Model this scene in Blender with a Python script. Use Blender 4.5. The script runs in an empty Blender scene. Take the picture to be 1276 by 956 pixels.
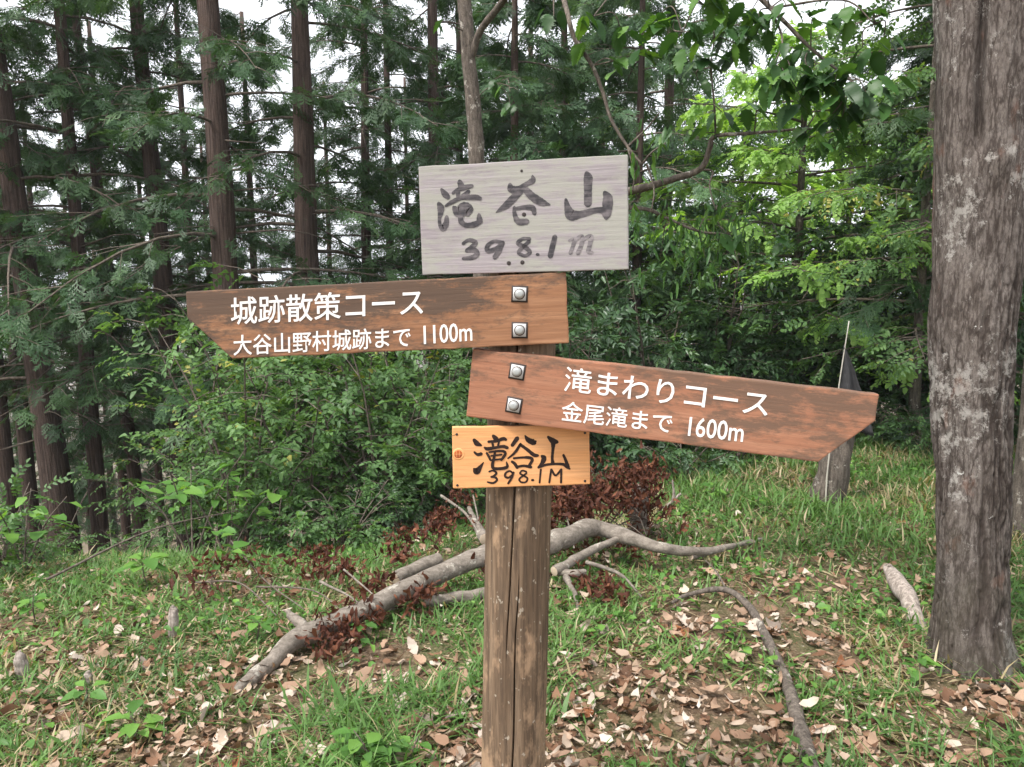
import bpy, math, random
import numpy as np
from mathutils import Vector, Matrix, noise as mnoise

R = math.radians
scene = bpy.context.scene
COL = scene.collection

# ------------------------------------------------------------------ camera, sky, sun, exposure
CAM = np.array((0.0, 0.0, 1.55)); PITCH = R(7.0); FPX = 950.0
cam_d = bpy.data.cameras.new('camera'); cam = bpy.data.objects.new('camera', cam_d); COL.objects.link(cam)
cam.location = CAM; cam.rotation_euler = (R(90) - PITCH, 0, 0)
cam_d.sensor_width = 36; cam_d.lens = FPX / 1276 * 36; cam_d.clip_start = 0.05; cam_d.clip_end = 6000
scene.camera = cam

SUN_EL, SUN_AZ = R(58), R(-130)          # azimuth measured from +Y (view direction), clockwise
world = bpy.data.worlds.new('World'); scene.world = world; world.use_nodes = True
wn = world.node_tree; wn.nodes.clear()
sky = wn.nodes.new('ShaderNodeTexSky'); sky.sky_type = 'NISHITA'; sky.sun_disc = False
sky.sun_elevation = SUN_EL; sky.sun_rotation = SUN_AZ; sky.dust_density = 4.0; sky.air_density = 1.0
hs = wn.nodes.new('ShaderNodeHueSaturation'); hs.inputs['Saturation'].default_value = 0.16
mx = wn.nodes.new('ShaderNodeMix'); mx.data_type = 'RGBA'; mx.inputs[0].default_value = 0.5
mx.inputs[7].default_value = (9.0, 9.3, 9.8, 1)
bg = wn.nodes.new('ShaderNodeBackground'); bg.inputs['Strength'].default_value = 0.08
wo = wn.nodes.new('ShaderNodeOutputWorld')
wn.links.new(sky.outputs[0], hs.inputs['Color']); wn.links.new(hs.outputs[0], mx.inputs[6])
wn.links.new(mx.outputs[2], bg.inputs['Color']); wn.links.new(bg.outputs[0], wo.inputs[0])
sun_d = bpy.data.lights.new('sun', 'SUN'); sun_d.energy = 1.5; sun_d.angle = R(10); sun_d.color = (1.0, 0.96, 0.9)
sun = bpy.data.objects.new('sun', sun_d); COL.objects.link(sun); sun.location = (-4, -5, 12)
sdir = Vector((math.sin(SUN_AZ) * math.cos(SUN_EL), math.cos(SUN_AZ) * math.cos(SUN_EL), math.sin(SUN_EL)))
sun.rotation_euler = sdir.to_track_quat('Z', 'Y').to_euler()
vs = scene.view_settings
vs.view_transform = 'Standard'; vs.look = 'None'; vs.gamma = 1.0; vs.use_curve_mapping = False; vs.exposure = 1.7
scene.render.engine = 'CYCLES'
cy = scene.cycles
cy.max_bounces = 5; cy.diffuse_bounces = 3; cy.use_adaptive_sampling = True; cy.adaptive_threshold = .02; cy.glossy_bounces = 2; cy.transmission_bounces = 4; cy.volume_bounces = 0
cy.transparent_max_bounces = 4; cy.use_denoising = True; cy.caustics_reflective = False; cy.caustics_refractive = False

# ------------------------------------------------------------------ pixel helpers (photo pixels -> points at a chosen real depth)
cp, sp_ = math.cos(PITCH), math.sin(PITCH)
def ray(px, py):
    rx, ry = (px - 638) / FPX, (478 - py) / FPX
    return np.array((rx, cp + ry * sp_, -sp_ + ry * cp))
def at(px, py, Y):
    d = ray(px, py); return CAM + d * (Y / d[1])

# ------------------------------------------------------------------ mesh helpers
def frac(x): return x - np.floor(x)
def vnoise(x, y, seed=0):
    x = np.asarray(x, float); y = np.asarray(y, float)
    xi, yi = np.floor(x), np.floor(y); xf, yf = x - xi, y - yi
    def h(a, b): return frac(np.sin(a * 127.1 + b * 311.7 + seed * 74.7) * 43758.5453)
    u, v = xf * xf * (3 - 2 * xf), yf * yf * (3 - 2 * yf)
    return (h(xi, yi) * (1 - u) + h(xi + 1, yi) * u) * (1 - v) + (h(xi, yi + 1) * (1 - u) + h(xi + 1, yi + 1) * u) * v

class MB:
    """collects polygons (arrays of equal-sided faces) with a per-vertex tint"""
    def __init__(self): self.V = []; self.F = []; self.T = []; self.n = 0
    def add(self, V, F, tint=0.5):
        V = np.asarray(V, float).reshape(-1, 3)
        for f in (F if isinstance(F, list) else [F]):
            f = np.asarray(f, int)
            if f.size: self.F.append(f + self.n)
        self.V.append(V); self.T.append(np.broadcast_to(np.asarray(tint, float), (len(V),)))
        self.n += len(V); return self
    def mesh(self, name, mats, smooth=False):
        me = bpy.data.meshes.new(name)
        V = np.concatenate(self.V); T = np.concatenate(self.T)
        me.vertices.add(len(V)); me.vertices.foreach_set('co', V.astype(np.float32).ravel())
        idx = np.concatenate([f.ravel() for f in self.F]); tot = np.concatenate([np.full(len(f), f.shape[1]) for f in self.F])
        st = np.concatenate(([0], np.cumsum(tot)[:-1]))
        me.loops.add(len(idx)); me.loops.foreach_set('vertex_index', idx.astype(np.int32))
        me.polygons.add(len(tot)); me.polygons.foreach_set('loop_start', st.astype(np.int32)); me.polygons.foreach_set('loop_total', tot.astype(np.int32))
        if smooth: me.polygons.foreach_set('use_smooth', np.ones(len(tot), bool))
        at_ = me.attributes.new('tint', 'FLOAT', 'POINT'); at_.data.foreach_set('value', T.astype(np.float32))
        me.update(calc_edges=True); me.validate()
        for m in (mats if isinstance(mats, (list, tuple)) else [mats]): me.materials.append(m)
        return me

def link(name, me, parent=None, loc=None, rot=None, scale=None):
    o = bpy.data.objects.new(name, me); COL.objects.link(o)
    if parent is not None: o.parent = parent
    if loc is not None: o.location = loc
    if rot is not None: o.rotation_euler = rot
    if scale is not None: o.scale = (scale,) * 3 if np.isscalar(scale) else scale
    return o
def tag(o, label=None, cat=None, group=None, kind=None):
    if label: o['label'] = label
    if cat: o['category'] = cat
    if group: o['group'] = group
    if kind: o['kind'] = kind
    return o
def thing(name, loc, label, cat, group=None, rot=(0, 0, 0)):
    o = link(name, None, None, tuple(loc), rot); o.empty_display_size = .1
    return tag(o, label, cat, group)

def spline(P, n):
    """Catmull-Rom through P (k,d) sampled at n points"""
    P = np.asarray(P, float); k = len(P)
    if k == 2: t = np.linspace(0, 1, n)[:, None]; return P[0] * (1 - t) + P[1] * t
    Q = np.vstack((2 * P[0] - P[1], P, 2 * P[-1] - P[-2])); s = np.linspace(0, k - 1, n)
    i = np.minimum(s.astype(int), k - 2); t = (s - i)[:, None]
    a, b, c, d = Q[i], Q[i + 1], Q[i + 2], Q[i + 3]
    return .5 * (2 * b + (c - a) * t + (2 * a - 5 * b + 4 * c - d) * t ** 2 + (3 * b - a - 3 * c + d) * t ** 3)

def tube(P, rad, sides=8, wob=0.0, seed=0, cap=True):
    P = np.asarray(P, float); n = len(P); rad = np.broadcast_to(rad, (n,))
    T = np.gradient(P, axis=0); T /= np.linalg.norm(T, axis=1)[:, None] + 1e-9
    ref = np.array((0.31, 0.2, 0.93)) if abs(T[0] @ np.array((0.31, 0.2, 0.93))) < .9 else np.array((1., 0, 0))
    U = np.zeros_like(P); u = ref - (ref @ T[0]) * T[0]
    for i in range(n):
        u = u - (u @ T[i]) * T[i]; u /= np.linalg.norm(u) + 1e-9; U[i] = u
    W = np.cross(T, U); a = np.linspace(0, 2 * np.pi, sides, endpoint=False)
    rr = rad[:, None] * np.ones((1, sides))
    if wob: rr = rr * (1 + wob * (2 * vnoise((np.concatenate(([0], np.cumsum(np.linalg.norm(np.diff(P, axis=0), axis=1)))) / (2.6 * rad.mean() + 1e-6))[:, None] + seed * 7.3, 2.2 * np.abs((a[None] / np.pi) % 2 - 1) + seed, seed) - 1))
    V = P[:, None] + rr[..., None] * (np.cos(a)[None, :, None] * U[:, None] + np.sin(a)[None, :, None] * W[:, None])
    i, j = np.meshgrid(np.arange(n - 1), np.arange(sides), indexing='ij'); j2 = (j + 1) % sides
    F = [np.stack((i * sides + j, i * sides + j2, (i + 1) * sides + j2, (i + 1) * sides + j), -1).reshape(-1, 4)]
    if cap:
        F.append(np.arange(sides)[::-1][None]); F.append(((n - 1) * sides + np.arange(sides))[None])
    return V.reshape(-1, 3), F

def unit(v): return v / (np.linalg.norm(v, axis=-1, keepdims=True) + 1e-9)

def place(protos, P, X, N, S, rng, tint=None):
    """instances of protos merged: local x -> X, z -> N"""
    mb = MB(); P, X, N, S = map(np.asarray, (P, X, N, S)); X = unit(X.astype(float)); Yv = unit(np.cross(N, X)); N = np.cross(X, Yv)
    w = rng.integers(0, len(protos), len(P)); tn = rng.random(len(P)) if tint is None else np.asarray(tint)
    for k, (pv, pf, pt) in enumerate(protos):
        m = w == k
        if not m.any(): continue
        p, x, y, n, s = P[m], X[m], Yv[m], N[m], np.broadcast_to(S, (len(P),))[m]
        V = p[:, None] + s[:, None, None] * (pv[None, :, 0:1] * x[:, None] + pv[None, :, 1:2] * y[:, None] + pv[None, :, 2:3] * n[:, None])
        T = np.clip(tn[m][:, None] + pt[None], 0, 1)
        off = (np.arange(len(p)) * len(pv))[:, None, None]
        F = [(f[None] + off).reshape(-1, f.shape[1]) for f in pf]
        mb.add(V.reshape(-1, 3), F, T.ravel())
    return mb

# ------------------------------------------------------------------ material helpers
class NT:
    def __init__(self, name):
        self.m = bpy.data.materials.new(name); self.m.use_nodes = True; self.t = self.m.node_tree; self.t.nodes.clear()
    def n(self, typ, out=0, props=None, **inp):
        nd = self.t.nodes.new('ShaderNode' + typ)
        for k, v in (props or {}).items(): setattr(nd, k, v)
        for k, v in inp.items():
            key = int(k[1:]) if k[0] == 'i' and k[1:].isdigit() else k.replace('_', ' ')
            s = nd.inputs[key]
            if isinstance(v, bpy.types.NodeSocket): self.t.links.new(v, s)
            else: s.default_value = v
        return nd.outputs[out] if out is not None else nd
    def coord(self, scale=(1, 1, 1), which=3, rot=(0, 0, 0)):
        return self.n('Mapping', i0=self.n('TexCoord', which), Scale=scale, Rotation=rot)
    def noise(self, vec, scale, detail=4, rough=.6, out=0):
        return self.n('TexNoise', out, Vector=vec, Scale=scale, Detail=detail, Roughness=rough)
    def ramp(self, fac, stops, interp='LINEAR'):
        nd = self.n('ValToRGB', None, Fac=fac); cr = nd.color_ramp; cr.interpolation = interp
        while len(cr.elements) < len(stops): cr.elements.new(.5)
        for e, (p, c) in zip(cr.elements, stops):
            e.position = p; e.color = tuple(c) + (1,) if not np.isscalar(c) else (c, c, c, 1)
        return nd.outputs[0]
    def mix(self, fac, a, b, mode='MIX'):
        def cc(v): return tuple(v) + (1,) if isinstance(v, tuple) and len(v) == 3 else v
        return self.n('Mix', 2, dict(data_type='RGBA', blend_type=mode), i0=fac, i6=cc(a), i7=cc(b))
    def math(self, op, a, b=0.5, clamp=False):
        return self.n('Math', 0, dict(operation=op, use_clamp=clamp), i0=a, i1=b)
    def bump(self, h, strength=.5, dist=.01):
        return self.n('Bump', 0, Height=h, Strength=strength, Distance=dist)
    def done(self, col, rough=.8, normal=None, spec=.3, metal=0.0, trans=0.0, tcol=None):
        kw = dict(Roughness=rough, Metallic=metal)
        kw['Base_Color'] = col if isinstance(col, bpy.types.NodeSocket) else tuple(col) + (1,)
        if normal is not None: kw['Normal'] = normal
        p = self.n('BsdfPrincipled', 0, **kw); p.node.inputs['Specular IOR Level'].default_value = spec
        if trans:
            t = self.n('BsdfTranslucent', 0, Color=tcol if tcol is not None else kw['Base_Color'])
            p = self.n('MixShader', 0, i0=trans, i1=p, i2=t)
        o = self.t.nodes.new('ShaderNodeOutputMaterial'); self.t.links.new(p, o.inputs[0]); return self.m

def leaf_mat(name, stops, trans=.3, rough=.5, spec=.35, warm=1.35):
    s = NT(name); t = s.n('Attribute', 2, dict(attribute_name='tint')); c = s.ramp(t, stops)
    tc = s.mix(1.0, c, (warm, warm * 1.0, .55), 'MULTIPLY') if trans else None
    return s.done(c, rough, None, spec, 0, trans, tc)

M = {}
M['cypress'] = leaf_mat('cypress_foliage', [(0, (.022, .052, .025)), (.6, (.046, .098, .042)), (1, (.08, .15, .055))], .3)
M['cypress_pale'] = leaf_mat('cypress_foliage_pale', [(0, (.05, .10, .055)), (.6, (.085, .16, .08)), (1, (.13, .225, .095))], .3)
M['shrub'] = leaf_mat('shrub_leaf', [(0, (.05, .105, .036)), (.6, (.095, .185, .06)), (.93, (.15, .265, .085)), (1, (.34, .33, .08))], .35)
M['shrub_dark'] = leaf_mat('evergreen_leaf', [(0, (.03, .065, .03)), (.6, (.062, .125, .05)), (1, (.12, .20, .07))], .28, .38, .5)
M['maple'] = leaf_mat('maple_leaf', [(0, (.14, .27, .06)), (.6, (.24, .41, .10)), (1, (.36, .54, .16))], .5)
M['oak'] = leaf_mat('oak_leaf', [(0, (.022, .06, .018)), (.6, (.045, .115, .026)), (1, (.12, .24, .04))], .34, .45)
M['grass'] = leaf_mat('grass_blade', [(0, (.055, .12, .028)), (.55, (.105, .205, .05)), (.8, (.175, .285, .085)), (.86, (.30, .24, .13)), (1, (.46, .38, .24))], .3)
M['weed'] = leaf_mat('weed_leaf', [(0, (.05, .12, .025)), (.6, (.09, .21, .04)), (1, (.17, .32, .06))], .35)
M['litter'] = leaf_mat('dead_leaf', [(0, (.07, .038, .024)), (.25, (.19, .10, .058)), (.55, (.34, .225, .155)), (.85, (.47, .37, .29)), (1, (.62, .55, .47))], .15, .75, .2, 1.0)
M['russet'] = leaf_mat('russet_dead_leaf', [(0, (.055, .02, .014)), (.6, (.115, .042, .024)), (1, (.21, .085, .045))], .15, .7, .2, 1.0)
def dead(name, c):
    s = NT(name); v = s.coord((1, 1, 1)); n1 = s.noise(v, 60, 4); c2 = s.mix(s.ramp(n1, [(.35, 0.), (.7, 1.)]), tuple(np.array(c) * .7), c)
    return s.done(c2, .75, s.bump(n1, .3, .002), .2, 0, .12)
DEADCOL = {'pale beige': dead('pale_beige_leaf', (.58, .48, .40)), 'tan': dead('tan_leaf', (.42, .28, .19)),
           'russet': dead('russet_leaf', (.30, .12, .055)), 'grey brown': dead('grey_brown_leaf', (.27, .215, .175))}

def bark(name, c0, c1, vs=(9, 9, 1.4), bump=.9, dist=.02, lichen=None, scale=1.0, vor=1.0):
    s = NT(name); v = s.coord(vs)
    n1 = s.noise(v, 3.0 * scale, 8, .65); n2 = s.n('TexVoronoi', 0, dict(feature='DISTANCE_TO_EDGE'), Vector=s.mix(.12, v, s.noise(v, 2.0, 3, out=1)), Scale=2.2 * scale)
    h = s.math('ADD', n1, s.math('MULTIPLY', s.ramp(n2, [(0, 0.), (.12, 1.)]), .5 * vor))
    c = s.mix(s.ramp(n1, [(.32, 0.), (.68, 1.)]), c0, c1)
    c = s.mix(s.ramp(n2, [(0, .75 * vor), (.07, 0.)]), c, tuple(np.array(c0) * .55))
    fn = s.noise(s.coord((1, 1, 1)), 95, 5, .7); c = s.mix(s.ramp(fn, [(.3, .5), (.6, 0.)]), c, tuple(np.array(c0) * .6))
    if lichen:
        w = s.coord((1, 1, 1)); l = s.noise(w, 11, 5, .7); c = s.mix(s.ramp(l, [(.60, 0.), (.645, .85)]), c, lichen)
    return s.done(c, .9, s.bump(h, bump, dist), .15)
M['cypress_bark'] = bark('cypress_bark', (.048, .034, .030), (.165, .118, .100), (16, 16, .9), .9, .015, None, 1.0, .5)
M['twig'] = bark('grey_twig_bark', (.07, .055, .045), (.20, .165, .135), (12, 12, 6), .5, .004, None, 1., 0.)
M['sapling'] = bark('sapling_bark', (.055, .045, .038), (.21, .175, .145), (14, 14, 3), .8, .006, (.36, .33, .29), 1.2, .45)
M['log'] = bark('fallen_branch_bark', (.11, .092, .076), (.29, .25, .21), (3.5, 9, 9), .5, .005, (.37, .34, .29), 1.6, 0.)
M['deadwood'] = bark('bleached_dead_wood', (.15, .12, .10), (.50, .43, .38), (22, 22, 3), .9, .008, None, 1., .0)
def plain(name, c, rough=.6, metal=0., spec=.4): return NT(name).done(c, rough, None, spec, metal)
M['cut'] = plain('cut_wood', (.42, .33, .24), .85)
M['metal'] = plain('galvanised_steel', (.40, .41, .40), .42, .35); M['washer'] = plain('zinc_washer', (.60, .59, .58), .55, .1)
M['bolt_shade'] = plain('painted_bolt_shade', (.045, .032, .028), .8)  # near-black colour standing in for the shade round the bolts
M['nail'] = plain('rusty_nail', (.03, .022, .02), .7)

# ------------------------------------------------------------------ terrain
def sstep(x, a, b): t = np.clip((x - a) / (b - a), 0, 1); return t * t * (3 - 2 * t)
def gz(x, y):
    x = np.asarray(x, float); y = np.asarray(y, float)
    edge = 4.4 + 1.0 * sstep(x, -1.5, .5) + 2.6 * sstep(x, .3, 3.0)
    slope = .40 - .24 * sstep(x, -.5, 3.5)
    d = y - edge; w = .5
    drop = slope * w * np.logaddexp(0, np.clip(d / w, -40, 2000))
    left = .22 * .6 * np.logaddexp(0, np.clip((-x - 3.6) / .6, -40, 2000)) * sstep(y, 1.0, 4.0)
    z = -np.minimum(drop + left, 60 - 45 * np.exp(-(drop + left) / 90) * 0 )
    z = np.where(drop + left > 18, -18 - 30 * (1 - np.exp(-(drop + left - 18) / 60)), z)
    far = sstep(np.hypot(x, y), 350, 900) * (12 + 42 * vnoise(x / 260, y / 260, 3))
    near = np.exp(-(np.hypot(x, y) / 16) ** 2)
    bumps = near * (.07 * (vnoise(x * .9, y * .9, 1) - .5) + .03 * (vnoise(x * 3.1, y * 3.1, 2) - .5) + .012 * (vnoise(x * 11, y * 11, 5) - .5))
    return z + far + bumps
def ghit(px, py):
    d = ray(px, py); t = np.linspace(1.2, 40, 4000); p = CAM + t[:, None] * d
    k = np.argmax(p[:, 2] < gz(p[:, 0], p[:, 1])); q = p[k]; return np.array((q[0], q[1], float(gz(q[0], q[1]))))
def gp(x, y, dz=0.): return np.array((x, y, float(gz(x, y)) + dz))

def axis(lo, hi, near, dx, far):
    a = np.arange(lo, hi, dx); g = hi + np.cumsum(dx * 1.16 ** np.arange(1, 200)); g = g[g < far]
    b = lo - np.cumsum(dx * 1.16 ** np.arange(1, 200)); b = b[b > -far][::-1]; return np.concatenate((b, a, g))
gx_, gy_ = axis(-4.5, 4.5, 0, .08, 2600), axis(.5, 9.5, 0, .08, 2600)
GX, GY = np.meshgrid(gx_, gy_, indexing='ij'); nx, ny = GX.shape
i, j = np.meshgrid(np.arange(nx - 1), np.arange(ny - 1), indexing='ij')
s = NT('forest_soil'); v = s.coord()
n1 = s.noise(v, 2.2, 6, .65); n2 = s.noise(v, 26, 6, .7); n3 = s.n('TexVoronoi', 1, Vector=v, Scale=34)
c = s.ramp(n2, [(.3, (.055, .036, .024)), (.5, (.125, .085, .055)), (.72, (.23, .165, .115))])
c = s.mix(s.ramp(n1, [(.45, 0.), (.6, .55)]), c, (.05, .085, .025)); c = s.mix(s.ramp(s.n('TexVoronoi', 0, Vector=v, Scale=70), [(.2, .35), (.5, 0.)]), c, (.30, .215, .15))
M['soil'] = s.done(c, .95, s.bump(s.math('ADD', n2, s.math('MULTIPLY', n1, .5)), .7, .03), .1)
gm = MB().add(np.stack((GX, GY, gz(GX, GY)), -1), np.stack((i * ny + j, (i + 1) * ny + j, (i + 1) * ny + j + 1, i * ny + j + 1), -1).reshape(-1, 4))
tag(link('ground', gm.mesh('ground', M['soil'], True)), 'leaf strewn earth of the small summit clearing falling away behind', kind='structure')

# ------------------------------------------------------------------ signpost
def wood(name, base, dark, light, grain=1.0, stain=None, stain_edge=None, stain_x=None, rough=.75, crack=.5):
    """board-local x runs along the grain"""
    s = NT(name); v = s.coord((1.6, 26, 26)); fine = s.coord((5, 150, 150))
    warp = s.mix(.10, v, s.noise(s.coord((3, 6, 6)), 1.6, 2, out=1), 'ADD')
    g1 = s.noise(warp, 2.2 * grain, 5, .6); g2 = s.noise(fine, 1.3, 4, .7)
    rings = s.n('TexWave', 0, dict(wave_type='BANDS', bands_direction='Y'), Vector=warp, Scale=.42 * grain, Distortion=3.0, Detail=2)
    c = s.mix(s.ramp(g1, [(.3, 0.), (.7, 1.)]), dark, light); c = s.mix(s.ramp(rings, [(.25, .75), (.8, 0.)]), c, base)
    c = s.mix(s.ramp(g2, [(.35, .45), (.62, 0.)]), c, tuple(np.array(dark) * .55))
    if stain:
        w = s.coord(); st = s.math('ADD', s.math('MULTIPLY', s.math('SUBTRACT', s.noise(s.coord((.5, 1.5, 1.5)), 13, 8, .75), .5), 2.6), .5); sep = s.n('SeparateXYZ', 1, Vector=w)
        lo, hi = stain_edge; e = s.n('MapRange', 0, i0=sep, i1=lo, i2=hi, i3=0., i4=.34)
        if stain_x: e = s.math('ADD', e, s.n('MapRange', 0, i0=s.n('SeparateXYZ', 0, Vector=w), i1=stain_x[0], i2=stain_x[1], i3=stain_x[2], i4=stain_x[3]))
        st2 = s.noise(s.coord((.8, 2.2, 2.2)), 45, 6, .8)
        f = s.ramp(s.math('ADD', s.math('ADD', s.math('ADD', st, e), s.math('MULTIPLY', s.math('SUBTRACT', st2, .5), .7)), s.math('MULTIPLY', g2, .25)), [(.62, 0.), (.92, .85)]); c = s.mix(f, c, stain)
    cr = s.ramp(s.noise(s.coord((1.2, 42, 42)), 1.7, 3, .5), [(.28, 1.), (.31, 0.)]); c = s.mix(s.math('MULTIPLY', cr, crack), c, tuple(np.array(dark) * .3))
    h = s.math('SUBTRACT', s.math('ADD', s.math('MULTIPLY', g2, .5), s.math('MULTIPLY', g1, .6)), s.math('MULTIPLY', cr, crack))
    return s.done(c, rough, s.bump(h, .55, .0025), .25)
M['grey_wood'] = wood('weathered_grey_wood', (.335, .30, .31), (.23, .20, .21), (.41, .37, .38), 1.0, (.31, .305, .265), (-.3, .3), crack=.25, rough=.9)
M['arrow_wood_l'] = wood('stained_brown_wood', (.30, .145, .075), (.225, .10, .052), (.43, .23, .125), 1.0, (.075, .055, .043), (-.03, .07), (-.16, .02, .10, -.22), crack=.9)
M['arrow_wood_r'] = wood('reddish_brown_wood', (.35, .158, .092), (.285, .12, .07), (.43, .215, .13), .8, (.12, .078, .055), (-.02, .10), (.15, .36, -.10, .10), crack=.7)
M['fresh_wood'] = wood('fresh_orange_wood', (.80, .385, .155), (.76, .36, .15), (.85, .46, .22), .55, crack=.0, rough=.45)
s = NT('post_wood'); v = s.coord((24, 24, 1.1)); n1 = s.noise(v, 1.6, 6, .68); n2 = s.noise(s.coord((80, 80, 5)), 1.4, 4, .7); n3 = s.noise(s.coord((7, 7, 3.2)), 1.5, 5, .7)
c = s.ramp(n1, [(.28, (.055, .035, .022)), (.5, (.155, .105, .068)), (.7, (.25, .175, .115))]); c = s.mix(s.ramp(n2, [(.36, .6), (.55, 0.)]), c, (.045, .032, .024))
sz = s.n('SeparateXYZ', 2, Vector=s.coord()); e = s.n('MapRange', 0, i0=sz, i1=.35, i2=1.1, i3=.07, i4=-.06)
c = s.mix(s.ramp(s.math('ADD', s.math('ADD', n3, e), s.math('MULTIPLY', n2, .12)), [(.60, 0.), (.70, .75)]), c, (.38, .25, .155))
sp_k = s.noise(s.coord((60, 60, 40)), 1.2, 2); c = s.mix(s.ramp(sp_k, [(.66, 0.), (.7, .7)]), c, (.40, .35, .28))
M['post'] = s.done(c, .9, s.bump(s.math('ADD', n1, s.math('MULTIPLY', n2, .7)), .6, .006), .15)
def paint(name, c, c2, a, b, rough=.6):
    s = NT(name); n = s.noise(s.coord((6, 120, 120)), 1.2, 4, .7); n2 = s.noise(s.coord((40, 40, 40)), 1.5, 3)
    f = s.ramp(s.math('ADD', s.math('MULTIPLY', n, .6), s.math('MULTIPLY', n2, .4)), [(a, 0.), (b, 1.)])
    return s.done(s.mix(f, c, c2), rough, s.bump(n, .3, .001), .25)
M['white_paint'] = paint('white_letter_paint', (.80, .77, .74), (.60, .50, .45), .55, .72)
M['faded_ink'] = paint('faded_brush_ink', (.045, .042, .046), (.17, .15, .155), .44, .66, .9)
M['pale_ink'] = paint('nearly_gone_brush_ink', (.10, .09, .095), (.25, .225, .23), .42, .60, .9)
M['dark_ink'] = paint('dark_brown_ink', (.022, .012, .010), (.05, .026, .018), .5, .7, .6)

PR, PY = .075, 1.70                                    # post radius and distance
p_lo, p_hi = at(640.5, 900, PY), at(646.5, 610, PY)
pdir = (p_hi - p_lo) / (p_hi[2] - p_lo[2]); pdir[1] = 0
def post_axis(z): return p_lo + pdir * (z - p_lo[2])
base = post_axis(float(gz(p_lo[0], PY)))
post_root = thing('signpost', base, 'round wooden trail signpost carrying a grey board, two brown arrow boards and an orange nameboard', 'signpost')
def P2(o): return np.asarray(o) - base

# post with two long drying cracks cut into it
zt = at(646, 228, PY)[2]; zs = np.linspace(base[2] - .25, zt, 120)
fa = -np.pi / 2
def crack_ang(px, z): return np.arcsin(np.clip(((px - (646.5 - (610 - 0) * 0)) / 42.), -.95, .95))
ang = np.sort(np.concatenate((np.linspace(0, 2 * np.pi, 72, endpoint=False), np.linspace(fa - .34, fa + .12, 70) % (2 * np.pi))))
Vp = []
for z in zs:
    ax = post_axis(z); py = 610 + (p_hi[2] - z) / (p_hi[2] - p_lo[2]) * 290; cx = 646.5 - 6 * (py - 610) / 290
    c1 = np.interp(py, [300, 540, 607, 712, 775, 800], [644, 643, 640.7, 635.2, 631.3, 630.5]); c2 = np.interp(py, [690, 723, 778, 898, 956, 1300], [647, 646, 641.8, 640, 637, 632])
    a1, a2 = fa + math.asin((c1 - cx) / 42), fa + math.asin((c2 - cx) / 42)
    w1 = np.interp(py, [300, 600, 700, 770, 800], [.02, .02, .018, .012, .0001]); w2 = np.interp(py, [695, 730, 800, 1000], [.0001, .012, .02, .024])
    jit = .006 * (vnoise(z * 30, 1., 4) - .5)
    da = (ang + np.pi) % (2 * np.pi) - np.pi
    dep = .02 * np.exp(-((da - a1 - jit) / w1) ** 2 * 1.2) + .02 * np.exp(-((da - a2 - jit) / w2) ** 2 * 1.2)
    r = PR * (1 + .012 * (vnoise(np.cos(ang) * 2 + 9, z * 2 + np.sin(ang) * 2, 8) - .5) + .014 * (vnoise(ang * 9, z * 1.3, 9) - .5)) - dep
    Vp.append(np.stack((ax[0] + r * np.cos(ang), ax[1] + r * np.sin(ang), np.full_like(ang, z)), -1))
na = len(ang); i, j = np.meshgrid(np.arange(len(zs) - 1), np.arange(na), indexing='ij'); j2 = (j + 1) % na
pm = MB().add(P2(np.concatenate(Vp)), [np.stack((i * na + j, i * na + j2, (i + 1) * na + j2, (i + 1) * na + j), -1).reshape(-1, 4), ((len(zs) - 1) * na + np.arange(na))[None]])
po = link('post', pm.mesh('post', M['post'], True), post_root); po['label'] = 'round weathered post split by long drying cracks'

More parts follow.
